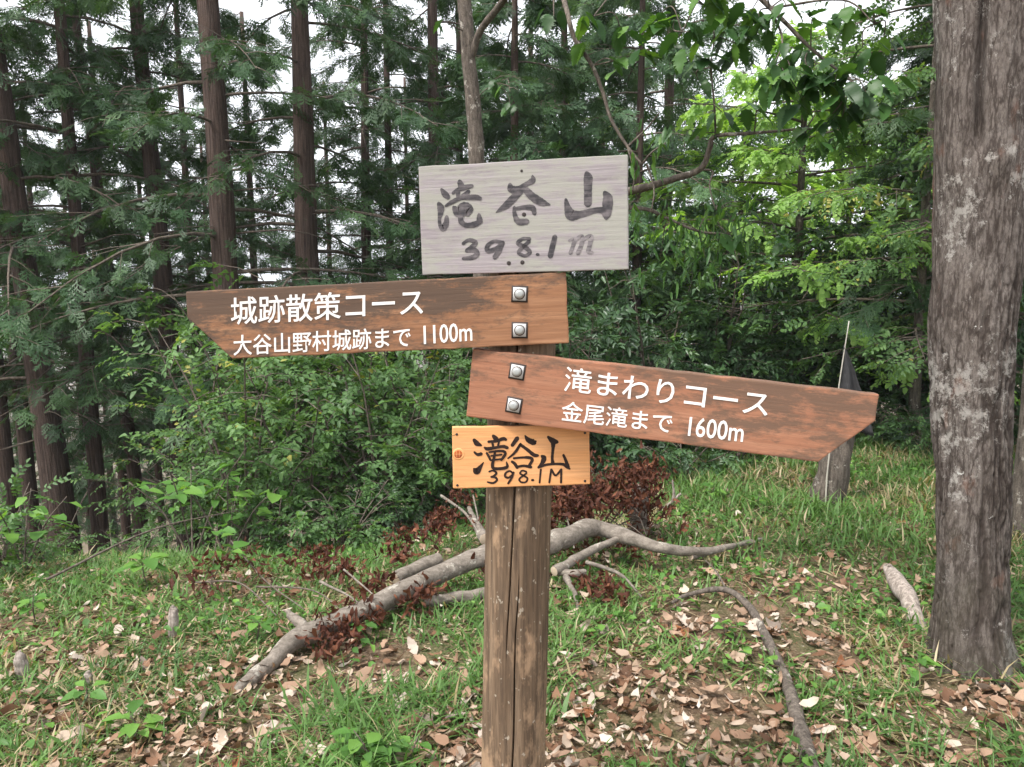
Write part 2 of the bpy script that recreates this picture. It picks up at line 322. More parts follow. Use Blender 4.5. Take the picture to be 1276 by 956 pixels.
class Board:
    """a flat board fixed tangent to the post; photo pixels are carried onto its real front plane"""
    def __init__(self, yaw, py_c, thick, name, mat, outline, label, gap=0.0, bev=.003):
        self.u = np.array((math.cos(yaw), -math.sin(yaw), 0)); self.n = np.array((-math.sin(yaw), -math.cos(yaw), 0)); self.th = thick
        z = at(646, py_c, PY - PR)[2]; self.o = post_axis(z) + self.n * (PR - .006 + thick + gap)
        L = [self.loc(px, py) for px, py in outline]; self.L = L
        a = math.atan2(*(np.array(L[1]) - np.array(L[0]))[::-1])            # grain along the top edge
        self.rot = np.array(((math.cos(a), math.sin(a)), (-math.sin(a), math.cos(a))))
        self.rx = self.u * math.cos(a) + np.array((0, 0, 1)) * math.sin(a); self.rz = -self.u * math.sin(a) + np.array((0, 0, 1)) * math.cos(a)
        mtx = Matrix(((self.rx[0], self.rz[0], self.n[0]), (self.rx[1], self.rz[1], self.n[1]), (self.rx[2], self.rz[2], self.n[2]))).to_4x4()
        mtx.translation = Vector(P2(self.o))
        import bmesh
        bm = bmesh.new(); q = [self.rot @ np.array(l) for l in L]
        # subdivide edges a little and roughen them so that the outline is hand sawn
        pts = []; rg = np.random.default_rng(int(py_c))
        for k in range(len(q)):
            a0, b0 = q[k], q[(k + 1) % len(q)]; m = max(2, int(np.linalg.norm(b0 - a0) / .03))
            for t in range(m):
                p = a0 + (b0 - a0) * t / m
                if t: p = p + rg.normal(0, .0005, 2)
                pts.append(p)
        f = bm.faces.new([bm.verts.new((p[0], p[1], 0)) for p in pts[::-1]])
        ex = bmesh.ops.extrude_face_region(bm, geom=[f])
        bmesh.ops.translate(bm, vec=(0, 0, -thick), verts=[g for g in ex['geom'] if isinstance(g, bmesh.types.BMVert)])
        bmesh.ops.recalc_face_normals(bm, faces=bm.faces)
        es = [e for e in bm.edges if len(e.link_faces) == 2 and e.calc_face_angle() > .9]
        bmesh.ops.bevel(bm, geom=es, offset=bev, segments=2, affect='EDGES', profile=.6)
        bmesh.ops.triangulate(bm, faces=[f for f in bm.faces if len(f.verts) > 4])
        me = bpy.data.meshes.new(name); bm.to_mesh(me); bm.free(); me.materials.append(mat)
        self.ob = link(name, me, post_root); self.ob.matrix_local = mtx; self.ob['label'] = label
    def loc(self, px, py):
        d = ray(px, py); t = ((self.o - CAM) @ self.n) / (d @ self.n); p = CAM + d * t - self.o; return (p @ self.u, p[2])
    def xy(self, px, py): return self.rot @ np.array(self.loc(px, py))
    def text(self, body, bl, br, tl, mat, name='lettering', bold=.008, slant=0.):
        cu = bpy.data.curves.new('text', 'FONT'); cu.body = body; cu.extrude = .02; cu.resolution_u = 3
        ob = bpy.data.objects.new('text', cu); COL.objects.link(ob); dg = bpy.context.evaluated_depsgraph_get()
        me = bpy.data.meshes.new_from_object(ob.evaluated_get(dg)); bpy.data.objects.remove(ob); bpy.data.curves.remove(cu)
        V = np.zeros(len(me.vertices) * 3); me.vertices.foreach_get('co', V); V = V.reshape(-1, 3)
        lo, hi = V.min(0), V.max(0); A, B, C = self.xy(*bl), self.xy(*br), self.xy(*tl)
        sx = (V[:, 0] - lo[0]) / (hi[0] - lo[0]); sy = (V[:, 1] - lo[1]) / (hi[1] - lo[1]); Q = A + sx[:, None] * (B - A) + sy[:, None] * (C - A)
        mb = MB(); tri = np.concatenate([np.array([[p.vertices[0], p.vertices[q], p.vertices[q + 1]] for q in range(1, len(p.vertices) - 1)]) for p in me.polygons])
        h = np.linalg.norm(C - A)
        for q in range(9):                        # rounded, slightly fattened strokes
            d = np.zeros(2) if q == 0 else h * bold * np.array((math.cos(q * np.pi / 4), math.sin(q * np.pi / 4)))
            mb.add(np.column_stack((Q + d, np.where(V[:, 2] > 0, .0009 + q * .00003, -.001))), tri)
        bpy.data.meshes.remove(me); me = mb.mesh(name, mat)
        return link(name, me, self.ob)
    def brush(self, strokes, org, sc, mat, name='lettering', seed=0, wmul=1.0):
        mb = MB(); rg = np.random.default_rng(seed)
        for k, st in enumerate(strokes):
            st = np.array(st, float)
            if len(st) == 1: st = np.vstack((st + (-.3 * st[0, 2], 0, 0), st + (.3 * st[0, 2], 0, 0)))
            Q = spline(st, 6 * len(st)); C = np.array([self.xy(org[0] + x * sc, org[1] + y * sc) for x, y, _ in Q]); w = np.maximum(Q[:, 2], 6) * sc * wmul * .5 * PY / FPX
            T = unit(np.gradient(C, axis=0)); Nn = np.stack((-T[:, 1], T[:, 0]), -1)
            w = w * (1 + .12 * (rg.random(len(w)) - .5)); n = len(C); z = .0006 + .00005 * k
            l, r = C + Nn * w[:, None], C - Nn * w[:, None]
            a0 = np.linspace(np.pi / 2, 3 * np.pi / 2, 7)[1:-1]
            c0 = C[0] + w[0] * .8 * (np.cos(a0)[:, None] * T[0] + np.sin(a0)[:, None] * Nn[0]); c1 = C[-1] + w[-1] * .8 * (np.cos(a0 + np.pi)[:, None] * T[-1] + np.sin(a0 + np.pi)[:, None] * Nn[-1])
            V2 = np.vstack((l, r, c0, c1)); V = np.column_stack((V2, np.full(len(V2), z))); i = np.arange(n - 1)
            mb.add(V, [np.stack((n + i, n + i + 1, i + 1, i), -1), np.concatenate(([0], 2 * n + np.arange(5), [n]))[None], np.concatenate(([2 * n - 1], 2 * n + 5 + np.arange(5), [n - 1]))[None]])
        return link(name, mb.mesh(name, mat), self.ob)
    def at(self, px, py, z=0): q = self.xy(px, py); return (q[0], q[1], z)

def disc(r, h, sides=16, dome=.3):
    a = np.linspace(0, 2 * np.pi, sides, endpoint=False); ring = lambda rr, z: np.stack((rr * np.cos(a), rr * np.sin(a), np.full(sides, z)), -1)
    rings = [ring(r, -.001), ring(r, h * .6), ring(r * .8, h * (.6 + .4 * dome + .1)), ring(r * .45, h)]; n = len(rings)
    i, j = np.meshgrid(np.arange(n - 1), np.arange(sides), indexing='ij'); j2 = (j + 1) % sides
    return MB().add(np.concatenate(rings), [np.stack((i * sides + j, i * sides + j2, (i + 1) * sides + j2, (i + 1) * sides + j), -1).reshape(-1, 4), ((n - 1) * sides + np.arange(sides))[None]])
def slab(w, h, z0, z1):
    V = [(x * w / 2, y * h / 2, z) for z in (z0, z1) for x, y in ((-1, -1), (1, -1), (1, 1), (-1, 1))]
    return MB().add(V, np.array(((4, 5, 6, 7), (0, 1, 5, 4), (1, 2, 6, 5), (2, 3, 7, 6), (3, 0, 4, 7))))
nail_me = disc(.0028, .0012, 10).mesh('nail', M['nail']); hole_me = disc(.0045, .0010, 10).mesh('screw', M['nail'])
bolt_me = disc(.0098, .0085, 14, .5).mesh('bolt', M['metal']); wash_me = slab(.027, .027, 0, .0022).mesh('washer', M['washer']); ring_me = disc(.0116, .0006, 18, 0).mesh('bolt_shade_ring', M['bolt_shade']); recess_shade_me = slab(.034, .034, -.001, .0012).mesh('recess_shade', M['bolt_shade'])  # dark ring and square paint the shadow outline of bolt and washer

gb = Board(R(12), 270, .022, 'grey_board', M['grey_wood'], [(521.2, 207.7), (782.1, 192.5), (782.8, 335.6), (526.3, 342.9)], 'weathered silver grey board with faded brush lettering', bev=.002)
taki = [[(180,310,40),(230,380,90),(285,430,70)], [(140,520,60),(170,590,105),(168,660,85),(150,760,50),(165,850,60),(205,890,90),(250,820,85),(260,720,55)], [(450,195,70),(480,270,100)],
        [(350,370,40),(420,320,55),(520,285,75),(640,260,50)], [(430,330,55),(430,400,65),(445,430,60)], [(590,340,50),(500,410,65)], [(240,560,30),(340,500,60),(470,440,60),(600,430,75),(700,430,75),(765,450,50)],
        [(365,580,60),(430,650,140),(530,600,190),(600,610,110),(570,690,60)], [(465,720,75),(480,800,75),(560,845,65),(680,830,80),(775,790,50)], [(740,690,55),(750,780,90)]]
tani = [[(305,240,60),(325,310,105),(430,318,105),(500,265,70),(560,230,70),(645,175,80),(640,110,30)], [(470,330,90),(380,420,105),(260,540,100),(180,600,70),(100,655,15)], [(540,320,90),(640,420,110),(770,500,105),(900,540,20)],
        [(370,580,50),(375,680,60),(430,790,90),(560,790,80)], [(390,600,50),(520,580,60),(640,590,80),(670,670,60)]]
yama = [[(430,130,70),(452,200,125),(450,300,112),(450,450,108),(450,590,108)], [(120,520,40),(150,650,95),(200,750,150),(330,745,100),(480,705,85),(600,680,75),(700,690,110)], [(700,420,60),(742,500,135),(740,640,135),(725,760,110),(720,800,60)]]
k = 80 / 956
gb.brush(taki, (535, 210), k, M['faded_ink'], seed=1); gb.brush(tani, (610, 210), k, M['faded_ink'], seed=2); gb.brush(yama, (695, 205), k, M['faded_ink'], seed=3)
k = 190 / 1276
gb.brush([[(80,160,25),(130,130,30),(185,150,38),(150,195,42),(110,220,35)], [(120,215,32),(180,215,40),(198,248,42),(160,275,38),(80,285,25)], [(400,150,32),(340,140,28),(285,180,36),(290,220,36),(360,200,36),(415,150,36)], [(412,150,38),(380,220,42),(345,275,38)]], (565, 280), k, M['faded_ink'], seed=4)
gb.brush([[(640,120,28),(580,120,28),(540,155,32),(600,190,36),(640,230,32),(600,260,28),(545,235,28),(580,190,32),(635,140,28)], [(705,250,22)], [(850,100,38),(830,180,42),(810,265,42)]], (565, 280), k, M['faded_ink'], seed=5)
gb.brush([[(968,135,20),(1010,122,28),(1000,180,30),(978,240,30)], [(1005,160,20),(1040,112,26),(1078,100,30),(1070,170,32),(1040,240,32)], [(1072,150,20),(1110,108,26),(1152,100,34),(1142,165,34),(1130,225,32),(1165,232,20)]], (565, 280), k, M['pale_ink'], seed=6)
for px, py, me in ((634, 328, hole_me), (651, 327, hole_me), (653, 267.5, hole_me), (650, 213, nail_me)): link('nail', me, gb.ob, gb.at(px, py))

la = Board(R(2.5), 385, .032, 'arrow_board', M['arrow_wood_l'], [(231.2, 363.6), (705.2, 339.2), (709, 427.8), (289.3, 447.2), (233.2, 396.2)], 'brown arrow board pointing left with dark mildew along its top')
la.text('城跡散策コース', (288.5, 404.8), (527, 392.8), (287.8, 371.0), M['white_paint'])
la.text('大谷山野村城跡まで', (291.5, 443.2), (511.5, 432.4), (290.9, 418.0), M['white_paint'])
la.text('1100m', (528.5, 429.0), (588.5, 424.6), (527.8, 406.0), M['white_paint'], bold=.010)
ra = Board(R(11), 480, .032, 'arrow_board', M['arrow_wood_r'], [(589, 434.4), (1096, 491.6), (1091, 524.5), (1019.8, 576), (580.6, 519)], 'reddish brown arrow board pointing right')
ra.text('滝まわりコース', (702.8, 487.0), (955.5, 519.5), (705.8, 457.0), M['white_paint'])
ra.text('金尾滝まで', (699.2, 524.0), (836.5, 540.6), (701.2, 499.6), M['white_paint'])
ra.text('1600m', (857.2, 543.0), (925.2, 550.8), (859.8, 519.6), M['white_paint'], bold=.010)
for bd, px, py in ((la, 647.5, 366.5), (la, 647.5, 411.5), (ra, 644.5, 463), (ra, 640.5, 505)):
    r_ = (0, 0, random.Random(int(py)).uniform(-.1, .1)); link('recess_shade', recess_shade_me, bd.ob, bd.at(px, py), r_); w_ = link('washer', wash_me, bd.ob, bd.at(px, py, .0012), r_); link('bolt_shade_ring', ring_me, bd.ob, bd.at(px, py, .0034)); link('bolt', bolt_me, bd.ob, bd.at(px, py, .0035), (0, 0, .4))
nb = Board(R(-7), 570, .013, 'name_board', M['fresh_wood'], [(563.6, 532.2), (735, 529.5), (735.5, 603.6), (564.7, 609)], 'fresh orange wooden nameboard with dark brush lettering', bev=.0022)
kA, kB = 90 / 1076, 100 / 1195
nb.brush([[(365,215,45),(410,270,75),(475,300,28)], [(370,400,28),(420,435,45),(475,425,55)], [(510,550,12),(460,620,55),(405,685,100),(365,645,30)], [(650,155,45),(690,200,75),(690,230,55)], [(580,245,38),(700,235,45),(800,200,55),(845,215,38)],
          [(640,260,33),(650,310,33)], [(740,240,28),(725,300,33)], [(520,330,28),(570,350,52),(700,330,42),(800,315,48),(865,335,45)], [(555,410,33),(590,470,38),(610,520,28)], [(590,400,28),(700,385,33),(800,385,42),(833,420,42),(800,480,42),(770,520,28)],
          [(620,455,28),(780,435,28)], [(620,520,28),(780,500,28)], [(680,390,36),(660,500,42),(640,590,46),(660,640,46),(750,645,46),(840,630,50),(862,600,40),(850,545,18)]], (560, 530), kA, M['dark_ink'], seed=7)
nb.brush([[(1012,190,65),(935,300,55)], [(1060,275,38),(980,400,42),(870,495,22)], [(930,540,38),(970,570,46),(1012,632,46)]], (560, 530), kA, M['dark_ink'], seed=8)
nb.brush([[(170,155,22),(220,220,75),(300,252,85),(328,240,38)], [(95,285,42),(200,360,48),(300,440,56),(362,450,42)], [(0,490,33),(120,480,33),(220,480,46),(278,510,46),(232,600,42)], [(40,620,38),(150,603,38),(260,622,46)]], (640, 530), kB, M['dark_ink'], seed=9)
nb.brush([[(512,172,38),(580,230,85),(648,250,55)], [(592,235,85),(586,350,48),(575,480,42),(582,560,55)], [(420,458,46),(452,490,75),(420,570,55),(368,630,36)], [(395,612,46),(500,585,38),(620,575,38),(740,582,46),(800,620,55),(835,650,28)], [(740,440,36),(775,520,46),(812,620,55)]], (640, 530), kB, M['dark_ink'], seed=10)
nb.brush([[(590,690,28),(650,675,28),(700,710,33),(660,755,33),(620,770,28)], [(620,768,28),(690,780,33),(705,820,33),(650,860,33),(565,845,24)], [(950,720,33),(900,680,28),(840,710,33),(830,760,33),(880,780,33),(940,740,33)], [(955,700,33),(930,780,33),(875,865,33)]], (560, 530), kA, M['dark_ink'], seed=11)
nb.brush([[(190,690,28),(130,675,28),(95,715,28),(150,750,28),(205,790,28),(180,845,28),(110,845,28),(85,800,28),(150,745,28),(195,710,28)], [(283,815,34)], [(405,655,28),(385,855,28)], [(530,855,28),(560,655,32)], [(560,655,32),(625,745,32),(710,655,32)], [(710,655,32),(705,855,32)]], (640, 530), kB, M['dark_ink'], seed=12)
kn = disc(.0088, .0003, 24, 0); M['knot'] = paint('wood_knot', (.52, .13, .035), (.36, .085, .03), .4, .6); link('knot', kn.mesh('knot', M['knot']), nb.ob, nb.at(571, 566))
M['halo'] = paint('knot_halo', (.78, .36, .14), (.82, .42, .18), .4, .6); link('knot_ring', disc(.0130, .0001, 28, 0).mesh('knot_ring', M['halo']), nb.ob, nb.at(571.4, 566))
nb.brush([[(70,430,5),(190,430,5)], [(105,385,5),(108,470,5)], [(150,385,5),(148,470,5)]], (560, 530), kA, M['fresh_wood'], 'knot_check', 13)
nb.brush([[(45,155,4),(105,138,7)]], (560, 530), kA, M['nail'], 'split', 14)
for px, py in ((569.2, 541.3), (570, 604.8), (728.9, 539.6), (728.9, 599.4)): link('nail', nail_me, nb.ob, nb.at(px, py))

# ------------------------------------------------------------------ leaf and spray shapes (local x = axis, z = upper face)
TRI = lambda L: np.array(L, int).reshape(-1, 3)
QUAD = lambda L: np.array(L, int).reshape(-1, 4)
def leaf_simple(w=.5, fold=.12, droop=.15):
    V = np.array([(0, 0, 0), (.35, w * .5, fold), (.4, 0, 0), (.35, -w * .5, fold), (1, 0, -droop), (.75, w * .34, fold * .3 - droop * .4), (.75, -w * .34, fold * .3 - droop * .4)])
    return V, [TRI([0, 2, 1, 0, 3, 2]), QUAD([2, 4, 5, 1, 3, 6, 4, 2])], np.zeros(7)
def leaf_lobed(rng, lobes=6, w=.56, curl=.18, droop=.25, amp=.16, jit=.1):
    t = np.linspace(0, 1, 2 * lobes + 1); prof = w * .5 * np.sin(np.pi * np.clip(t, 0, 1) ** .75) ** .8 + .012
    tooth = np.where(np.arange(len(t)) % 2 == 1, 1 + .5 * amp, 1 - amp); prof = prof * tooth * (1 + jit * rng.normal(size=len(t))); prof[0] = .01; prof[-1] = .004
    z0 = -droop * t ** 2 + .02 * np.sin(t * 9)
    mid = np.stack((t, 0 * t, z0), -1); adv = .05 * (tooth > 1)
    up = np.stack((t + adv, prof, z0 + curl * prof), -1); dn = np.stack((t + adv, -prof, z0 + curl * prof * rng.uniform(.5, 1.4)), -1); n = len(t); i = np.arange(n - 1)
    return np.vstack((mid, up, dn)), [np.concatenate((np.stack((i, i + 1, n + i + 1, n + i), -1), np.stack((2 * n + i, 2 * n + i + 1, i + 1, i), -1)))], np.zeros(3 * n)
def leaf_dead(rng, lobes=5):
    V, F, T = leaf_lobed(rng, lobes, rng.uniform(.34, .58), 0, 0, .07, .07)
    x, y = V[:, 0] - .5, V[:, 1]; a = rng.uniform(0, 6.28); k = rng.uniform(.5, 2.6); u = x * math.cos(a) + y * math.sin(a)
    V[:, 2] = k * u ** 2 * .8 + rng.uniform(-1.5, 1.5) * x * y + .03 * rng.normal(size=len(V)); V[:, 2] -= V[:, 2].min(); V[:, 0] -= .5
    return V, F, T
def spray_cypress(rng):
    """flat scale-leaf fan"""
    mb = MB(); ax = lambda t: np.array((t, .03 * math.sin(t * 5), -.14 * t * t))
    def strip(a, b, w, w2=.25):
        d = b - a; n = np.array((-d[1], d[0], 0)); n = n / (np.linalg.norm(n) + 1e-6) * w
        mb.add(np.array((a - n, a + n, b + n * w2, b - n * w2)), QUAD([0, 3, 2, 1]))
    for q in range(3): strip(ax(q / 3), ax((q + 1) / 3), .02 - .004 * q, .8)
    nside = 7
    for q in range(nside):
        t = .1 + .85 * q / nside; sd = 1 if q % 2 else -1; L = (.52 * (1 - .62 * t) + .05) * rng.uniform(.8, 1.15); an = R(rng.uniform(36, 52)); a = ax(t)
        e = a + np.array((L * math.cos(an), sd * L * math.sin(an), -.12 * L + rng.normal(0, .02))); strip(a, e, .03, .5); d = (e - a) / L
        for u in (.35, .62, .88):
            for s2 in (1, -1):
                l2 = L * .36 * (1.15 - u * .6) * rng.uniform(.75, 1.2); b2 = an * sd + s2 * R(42); p = a + d * L * u
                strip(p, p + 1.15 * np.array((l2 * math.cos(b2), l2 * math.sin(b2), -.1 * l2 + rng.normal(0, .012))), .028, .35)
    V = np.concatenate(mb.V); return V, [np.concatenate(mb.F)], .12 * np.clip(V[:, 0], 0, 1) - .06
def twig_broad(rng, n=9, ll=.3, w=.55, flat=.5):
    mb = MB(); T = []
    ax = lambda t: np.array((t, .05 * math.sin(4 * t), .06 * t - .18 * t * t))
    for q in range(3):
        a, b = ax(q / 3), ax((q + 1) / 3); mb.add(np.array((a + (0, .009, 0), a - (0, .009, 0), b - (0, .006, 0), b + (0, .006, 0))), QUAD([0, 1, 2, 3])); T.append(np.full(4, -.3))
    for q in range(n):
        t = .12 + .88 * q / (n - 1); sd = 1 if q % 2 else -1; V, F, _ = leaf_simple(w * rng.uniform(.85, 1.15), rng.uniform(.05, .2), rng.uniform(.05, .3))
        an = R(rng.uniform(35, 75)) * sd if q < n - 1 else R(rng.uniform(-15, 15)); L = ll * rng.uniform(.7, 1.15); d = np.array((math.cos(an), math.sin(an), rng.normal(-.08, flat * .35))); d /= np.linalg.norm(d)
        y = np.cross(np.array((rng.normal(0, flat * .5), rng.normal(0, flat * .5), 1)), d); y /= np.linalg.norm(y); z = np.cross(d, y)
        mb.add(ax(t) + L * (V[:, 0:1] * d + V[:, 1:2] * y + V[:, 2:3] * z), F); T.append(np.full(7, rng.normal(0, .12)))
    return np.concatenate(mb.V), [np.concatenate([f for f in mb.F if f.shape[1] == k_]) for k_ in (3, 4)], np.concatenate(T)
rg = np.random.default_rng(11)
SP_CY = [spray_cypress(rg) for _ in range(5)]
SP_SH = [twig_broad(rg, 10, .27, .52) for _ in range(5)]
SP_MP = [twig_broad(rg, 12, .30, .75, .25) for _ in range(4)]
SP_EV = [twig_broad(rg, 9, .36, .42) for _ in range(4)]
LF_OAK = [leaf_lobed(rg, 9, rg.uniform(.46, .58), rg.uniform(.1, .35), rg.uniform(.1, .4)) for _ in range(6)]
LF_DEAD = [leaf_dead(rg) for _ in range(12)]
LF_LIT = [(V * (1, f_, rg.uniform(.7, 1.5)), F, T) for V, F, T in [leaf_dead(rg, 2) for _ in range(12)] for f_ in (.45, 1.15)]
LF_RUS = [(V * (1, .62, 1.3), F, T) for V, F, T in [leaf_dead(rg, 3) for _ in range(12)]]

# ------------------------------------------------------------------ crown generators
def conifer(seed, h, z0, L0, nb, n2=9, spray=.36, drop=.45, protos=SP_CY, mat='cypress', top=.3, flatn=.35, ns=4, power=.75, sag=.25):
    """returns (foliage mesh, limb mesh) of a tree of height h whose crown starts at z0"""
    rng = np.random.default_rng(seed); P, X, N, S = [], [], [], []; lb = MB()
    for b in range(nb):
        t = ((b + rng.uniform(0, 1)) / nb); z = z0 + (h - z0) * t; L = (L0 * (1 - t) ** power + top) * rng.uniform(.65, 1.2); az = b * 2.4 + rng.uniform(-.5, .5)
        o = np.array((math.cos(az), math.sin(az), 0)); sd = np.array((-o[1], o[0], 0)); bend = rng.uniform(-.25, .25)
        s_ = np.linspace(0, 1, 7); path = np.array((0, 0, z)) + L * (s_[:, None] * o + (bend * s_ ** 2)[:, None] * sd) + (L * (.12 * s_ - drop * rng.uniform(.5, 1.3) * s_ ** 2))[:, None] * np.array((0, 0, 1))
        V, F = tube(path, np.linspace(.007 + .007 * L, .003, 7), 5, cap=False); lb.add(V, F)
        for q in range(n2):
            u = .22 + .78 * (q + rng.uniform(0, .8)) / n2; k0 = min(int(u * 6), 5); p = path[k0] + (path[k0 + 1] - path[k0]) * (u * 6 - k0); side = 1 if q % 2 else -1
            d = unit(o * rng.uniform(.5, 1) + sd * side * rng.uniform(.35, 1) + np.array((0, 0, rng.uniform(-.5, .05)))); l2 = (.30 * L * (1.1 - .7 * u) + .10) * rng.uniform(.7, 1.3)
            lb.add(*tube(np.array((p, p + d * l2 * .5 + (0, 0, .02), p + d * l2)), np.array((.006, .004, .002)), 3, cap=False))
            for w in range(ns):
                f = (w + rng.uniform(.2, 1)) / ns; dd = unit(d + rng.normal(0, .45, 3) + np.array((0, 0, -sag)))
                P.append(p + d * l2 * f); X.append(dd); N.append(unit(np.array((0, 0, 1)) + rng.normal(0, flatn, 3))); S.append(spray * rng.uniform(.6, 1.2))
    clump = vnoise(np.array(P)[:, 0] * 1.1 + seed, np.array(P)[:, 2] * 1.1, seed); tint = np.clip(.25 + .35 * clump + .4 * rng.random(len(P)), 0, 1)
    return place(protos, P, X, N, S, rng, tint).mesh('crown', M[mat]), lb.mesh('limbs', M['twig'], True)

def shrub(seed, h, r, stems=8, side=8, tw=3, protos=SP_SH, mat='shrub', spray=.22, low=.25):
    rng = np.random.default_rng(seed); P, X, N, S = [], [], [], []; lb = MB()
    for b in range(stems):
        az = b * 2.4 + rng.uniform(-.6, .6); o = np.array((math.cos(az), math.sin(az), 0)); hh = h * rng.uniform(.55, 1.05); rr = r * rng.uniform(.35, 1.0); s_ = np.linspace(0, 1, 8)
        path = np.stack((o[0] * rr * s_ ** 1.3, o[1] * rr * s_ ** 1.3, hh * (s_ ** .85)), -1) + np.cumsum(rng.normal(0, .02 * h, (8, 3)), 0) * s_[:, None]
        V, F = tube(path, np.linspace(.010 + .004 * h, .003, 8), 5, cap=False); lb.add(V, F)
        for q in range(side):
            u = low + (1 - low) * (q + rng.uniform(0, .9)) / side; k0 = min(int(u * 7), 6); p = path[k0] + (path[k0 + 1] - path[k0]) * (u * 7 - k0); a2 = rng.uniform(0, 6.28)
            d = unit(np.array((math.cos(a2), math.sin(a2), rng.uniform(-.15, .5))) + .5 * o); l2 = r * .55 * rng.uniform(.4, 1.1) * (1.15 - .5 * u)
            lb.add(*tube(np.array((p, p + d * l2 * .5 + (0, 0, .03), p + d * l2)), np.array((.005, .0035, .0015)), 3, cap=False))
            for w in range(tw):
                f = .3 + .7 * (w + rng.uniform(.2, 1)) / tw; dd = unit(d + rng.normal(0, .5, 3)); dd[2] -= .1
                P.append(p + d * l2 * f); X.append(dd); N.append(unit(np.array((0, 0, 1)) + rng.normal(0, .35, 3))); S.append(spray * rng.uniform(.65, 1.25))
    Pa = np.array(P); clump = vnoise(Pa[:, 0] * 1.7 + seed, Pa[:, 2] * 1.7 + Pa[:, 1], seed); tint = np.clip(.12 + .45 * clump + .36 * rng.random(len(P)), 0, .97)
    return place(protos, P, X, N, S, rng, tint).mesh('foliage', M[mat]), lb.mesh('stems', M['twig'], True)

TALL = [conifer(20 + q, 10.5, 2.6, 2.1, 34, 10, .21, ns=6, sag=.55, flatn=.5) for q in range(3)]                  # bare lower trunk
YOUNG = [conifer(40 + q, 7.0, .35, 1.8, 44, 10, .235, .5, mat=m_, ns=5, sag=.6, flatn=.5) for q, m_ in enumerate(('cypress', 'cypress_pale'))]
MAPLE = [conifer(60 + q, 5.2, .8, 2.2, 40, 10, .24, .12, SP_MP, 'maple', .5, .25, 6, .5) for q in range(1)]
BROAD = [conifer(65 + q, 6.0, 1.0, 1.5, 34, 9, .26, .25, SP_SH, 'shrub', .5, .5, 4, .5) for q in range(2)]
SHRUB = [shrub(70 + q, 1.9, 1.0, 9, 10, 4) for q in range(3)] + [shrub(75, 1.1, .7, 8, 7, 3), shrub(76, 2.6, 1.1, 9, 12, 4, spray=.25)]
EVERG = [shrub(80 + q, 2.6, 1.2, 9, 11, 4, SP_EV, 'shrub_dark', .26) for q in range(2)]
LOWSH = [shrub(90 + q, .55, .5, 8, 6, 3, SP_SH, 'shrub', .16, .1) for q in range(3)] + [shrub(94, .5, .5, 8, 6, 3, SP_EV, 'shrub_dark', .16, .1)]

def trunk_mesh(h, r0, seed, r1=.35, mat='cypress_bark', sides=14, wob=.10, n=26, lean=.03):
    rng = np.random.default_rng(seed); z = np.linspace(-.4, h, n); w = np.cumsum(rng.normal(0, lean * .12, (n, 2)), 0); w -= w[2]
    P = np.column_stack((w * .6, z)); rad = r0 * (1 - (1 - r1) * np.clip(z, 0, None) / h) * (1 + .35 * np.exp(-np.clip(z, 0, None) / .25))
    V, F = tube(P, rad, sides, wob, seed); return MB().add(V, F).mesh('trunk', M[mat], True)

def tree(name, px, py_top, py_bot, Y, diam, label, proto, group, px_top=None, h=12.5, sc=1.0, seed=0, mat='cypress_bark', rotz=None, stubs=6):
    """trunk stands on the terrain at depth Y where photo column px meets it; px_top gives the lean"""
    b = at(px, py_bot, Y); b = gp(b[0], Y, -.05); rng = np.random.default_rng(seed + 500)
    lean = 0.
    if px_top is not None:
        t = at(px_top, py_top, Y); lean = math.atan2(t[0] - b[0], max(t[2] - b[2], .5))
    o = thing(name, b, label, 'tree', group, (0, lean, 0))
    link('trunk', trunk_mesh(h, diam / 2, seed, mat=mat), o); rz = rng.uniform(0, 6.28) if rotz is None else rotz
    link('crown', proto[0], o, None, (0, 0, rz), sc); tag(link('limbs', proto[1], o, None, (0, 0, rz), sc), kind='stuff')
    for q in range(stubs):                               # dead bare branches low on the stem
        z = rng.uniform(1.2, 5.0); a = rng.uniform(0, 6.28); L = rng.uniform(.5, 1.5); d = np.array((math.cos(a), math.sin(a), rng.uniform(-.45, .1)))
        pts = spline(np.array([(0, 0, z), d * L * .5 + (0, 0, z + .05), d * L + (0, 0, z - .08 * L)]) + rng.normal(0, .03, (3, 3)), 6)
        link('dead_branch', MB().add(*tube(pts, np.linspace(.013, .003, 6), 5, .2, q)).mesh('dead_branch', M['twig'], True), o)
    return o

G1 = 'tall cypresses on the slope'
T_ = [  # px at base, base row, px_top, top row, depth, diameter, label, crown
 (86, 690, 0, 110, 8.6, .34, 'thick brown cypress trunk nearest the left edge, leaning left', 0),
 (48, 690, 8, 330, 10.5, .22, 'cypress trunk just behind and left of the thick leaning one', 1),
 (128, 700, 84, 140, 9.0, .20, 'slender dark cypress right of the thick leaning trunk at left', 2),
 (184, 690, 130, 300, 11.0, .22, 'cypress with brown trunk between the slender dark one and the pale leaning one', 3),
 (236, 640, 174, 40, 9.6, .29, 'pale brown cypress trunk leaning left beside the tip of the left arrow', 1),
 (300, 620, 264, 60, 8.4, .35, 'stout cypress seen above and below the tip of the left arrow', 3),
 (392, 600, 374, 40, 8.8, .33, 'dark stout cypress rising behind the writing of the left arrow board', 0),
 (458, 560, 456, 60, 11.5, .21, 'straight cypress trunk left of the grey board', 2),
 (490, 560, 482, 60, 12.5, .19, 'slim cypress trunk nearest the left edge of the grey board', 1),
 (545, 560, 540, 60, 10.5, .24, 'cypress rising directly behind the left end of the grey board', 3),
 (20, 690, -15, 330, 9.4, .19, 'thin cypress trunk standing right at the left edge of the picture', 2),
]
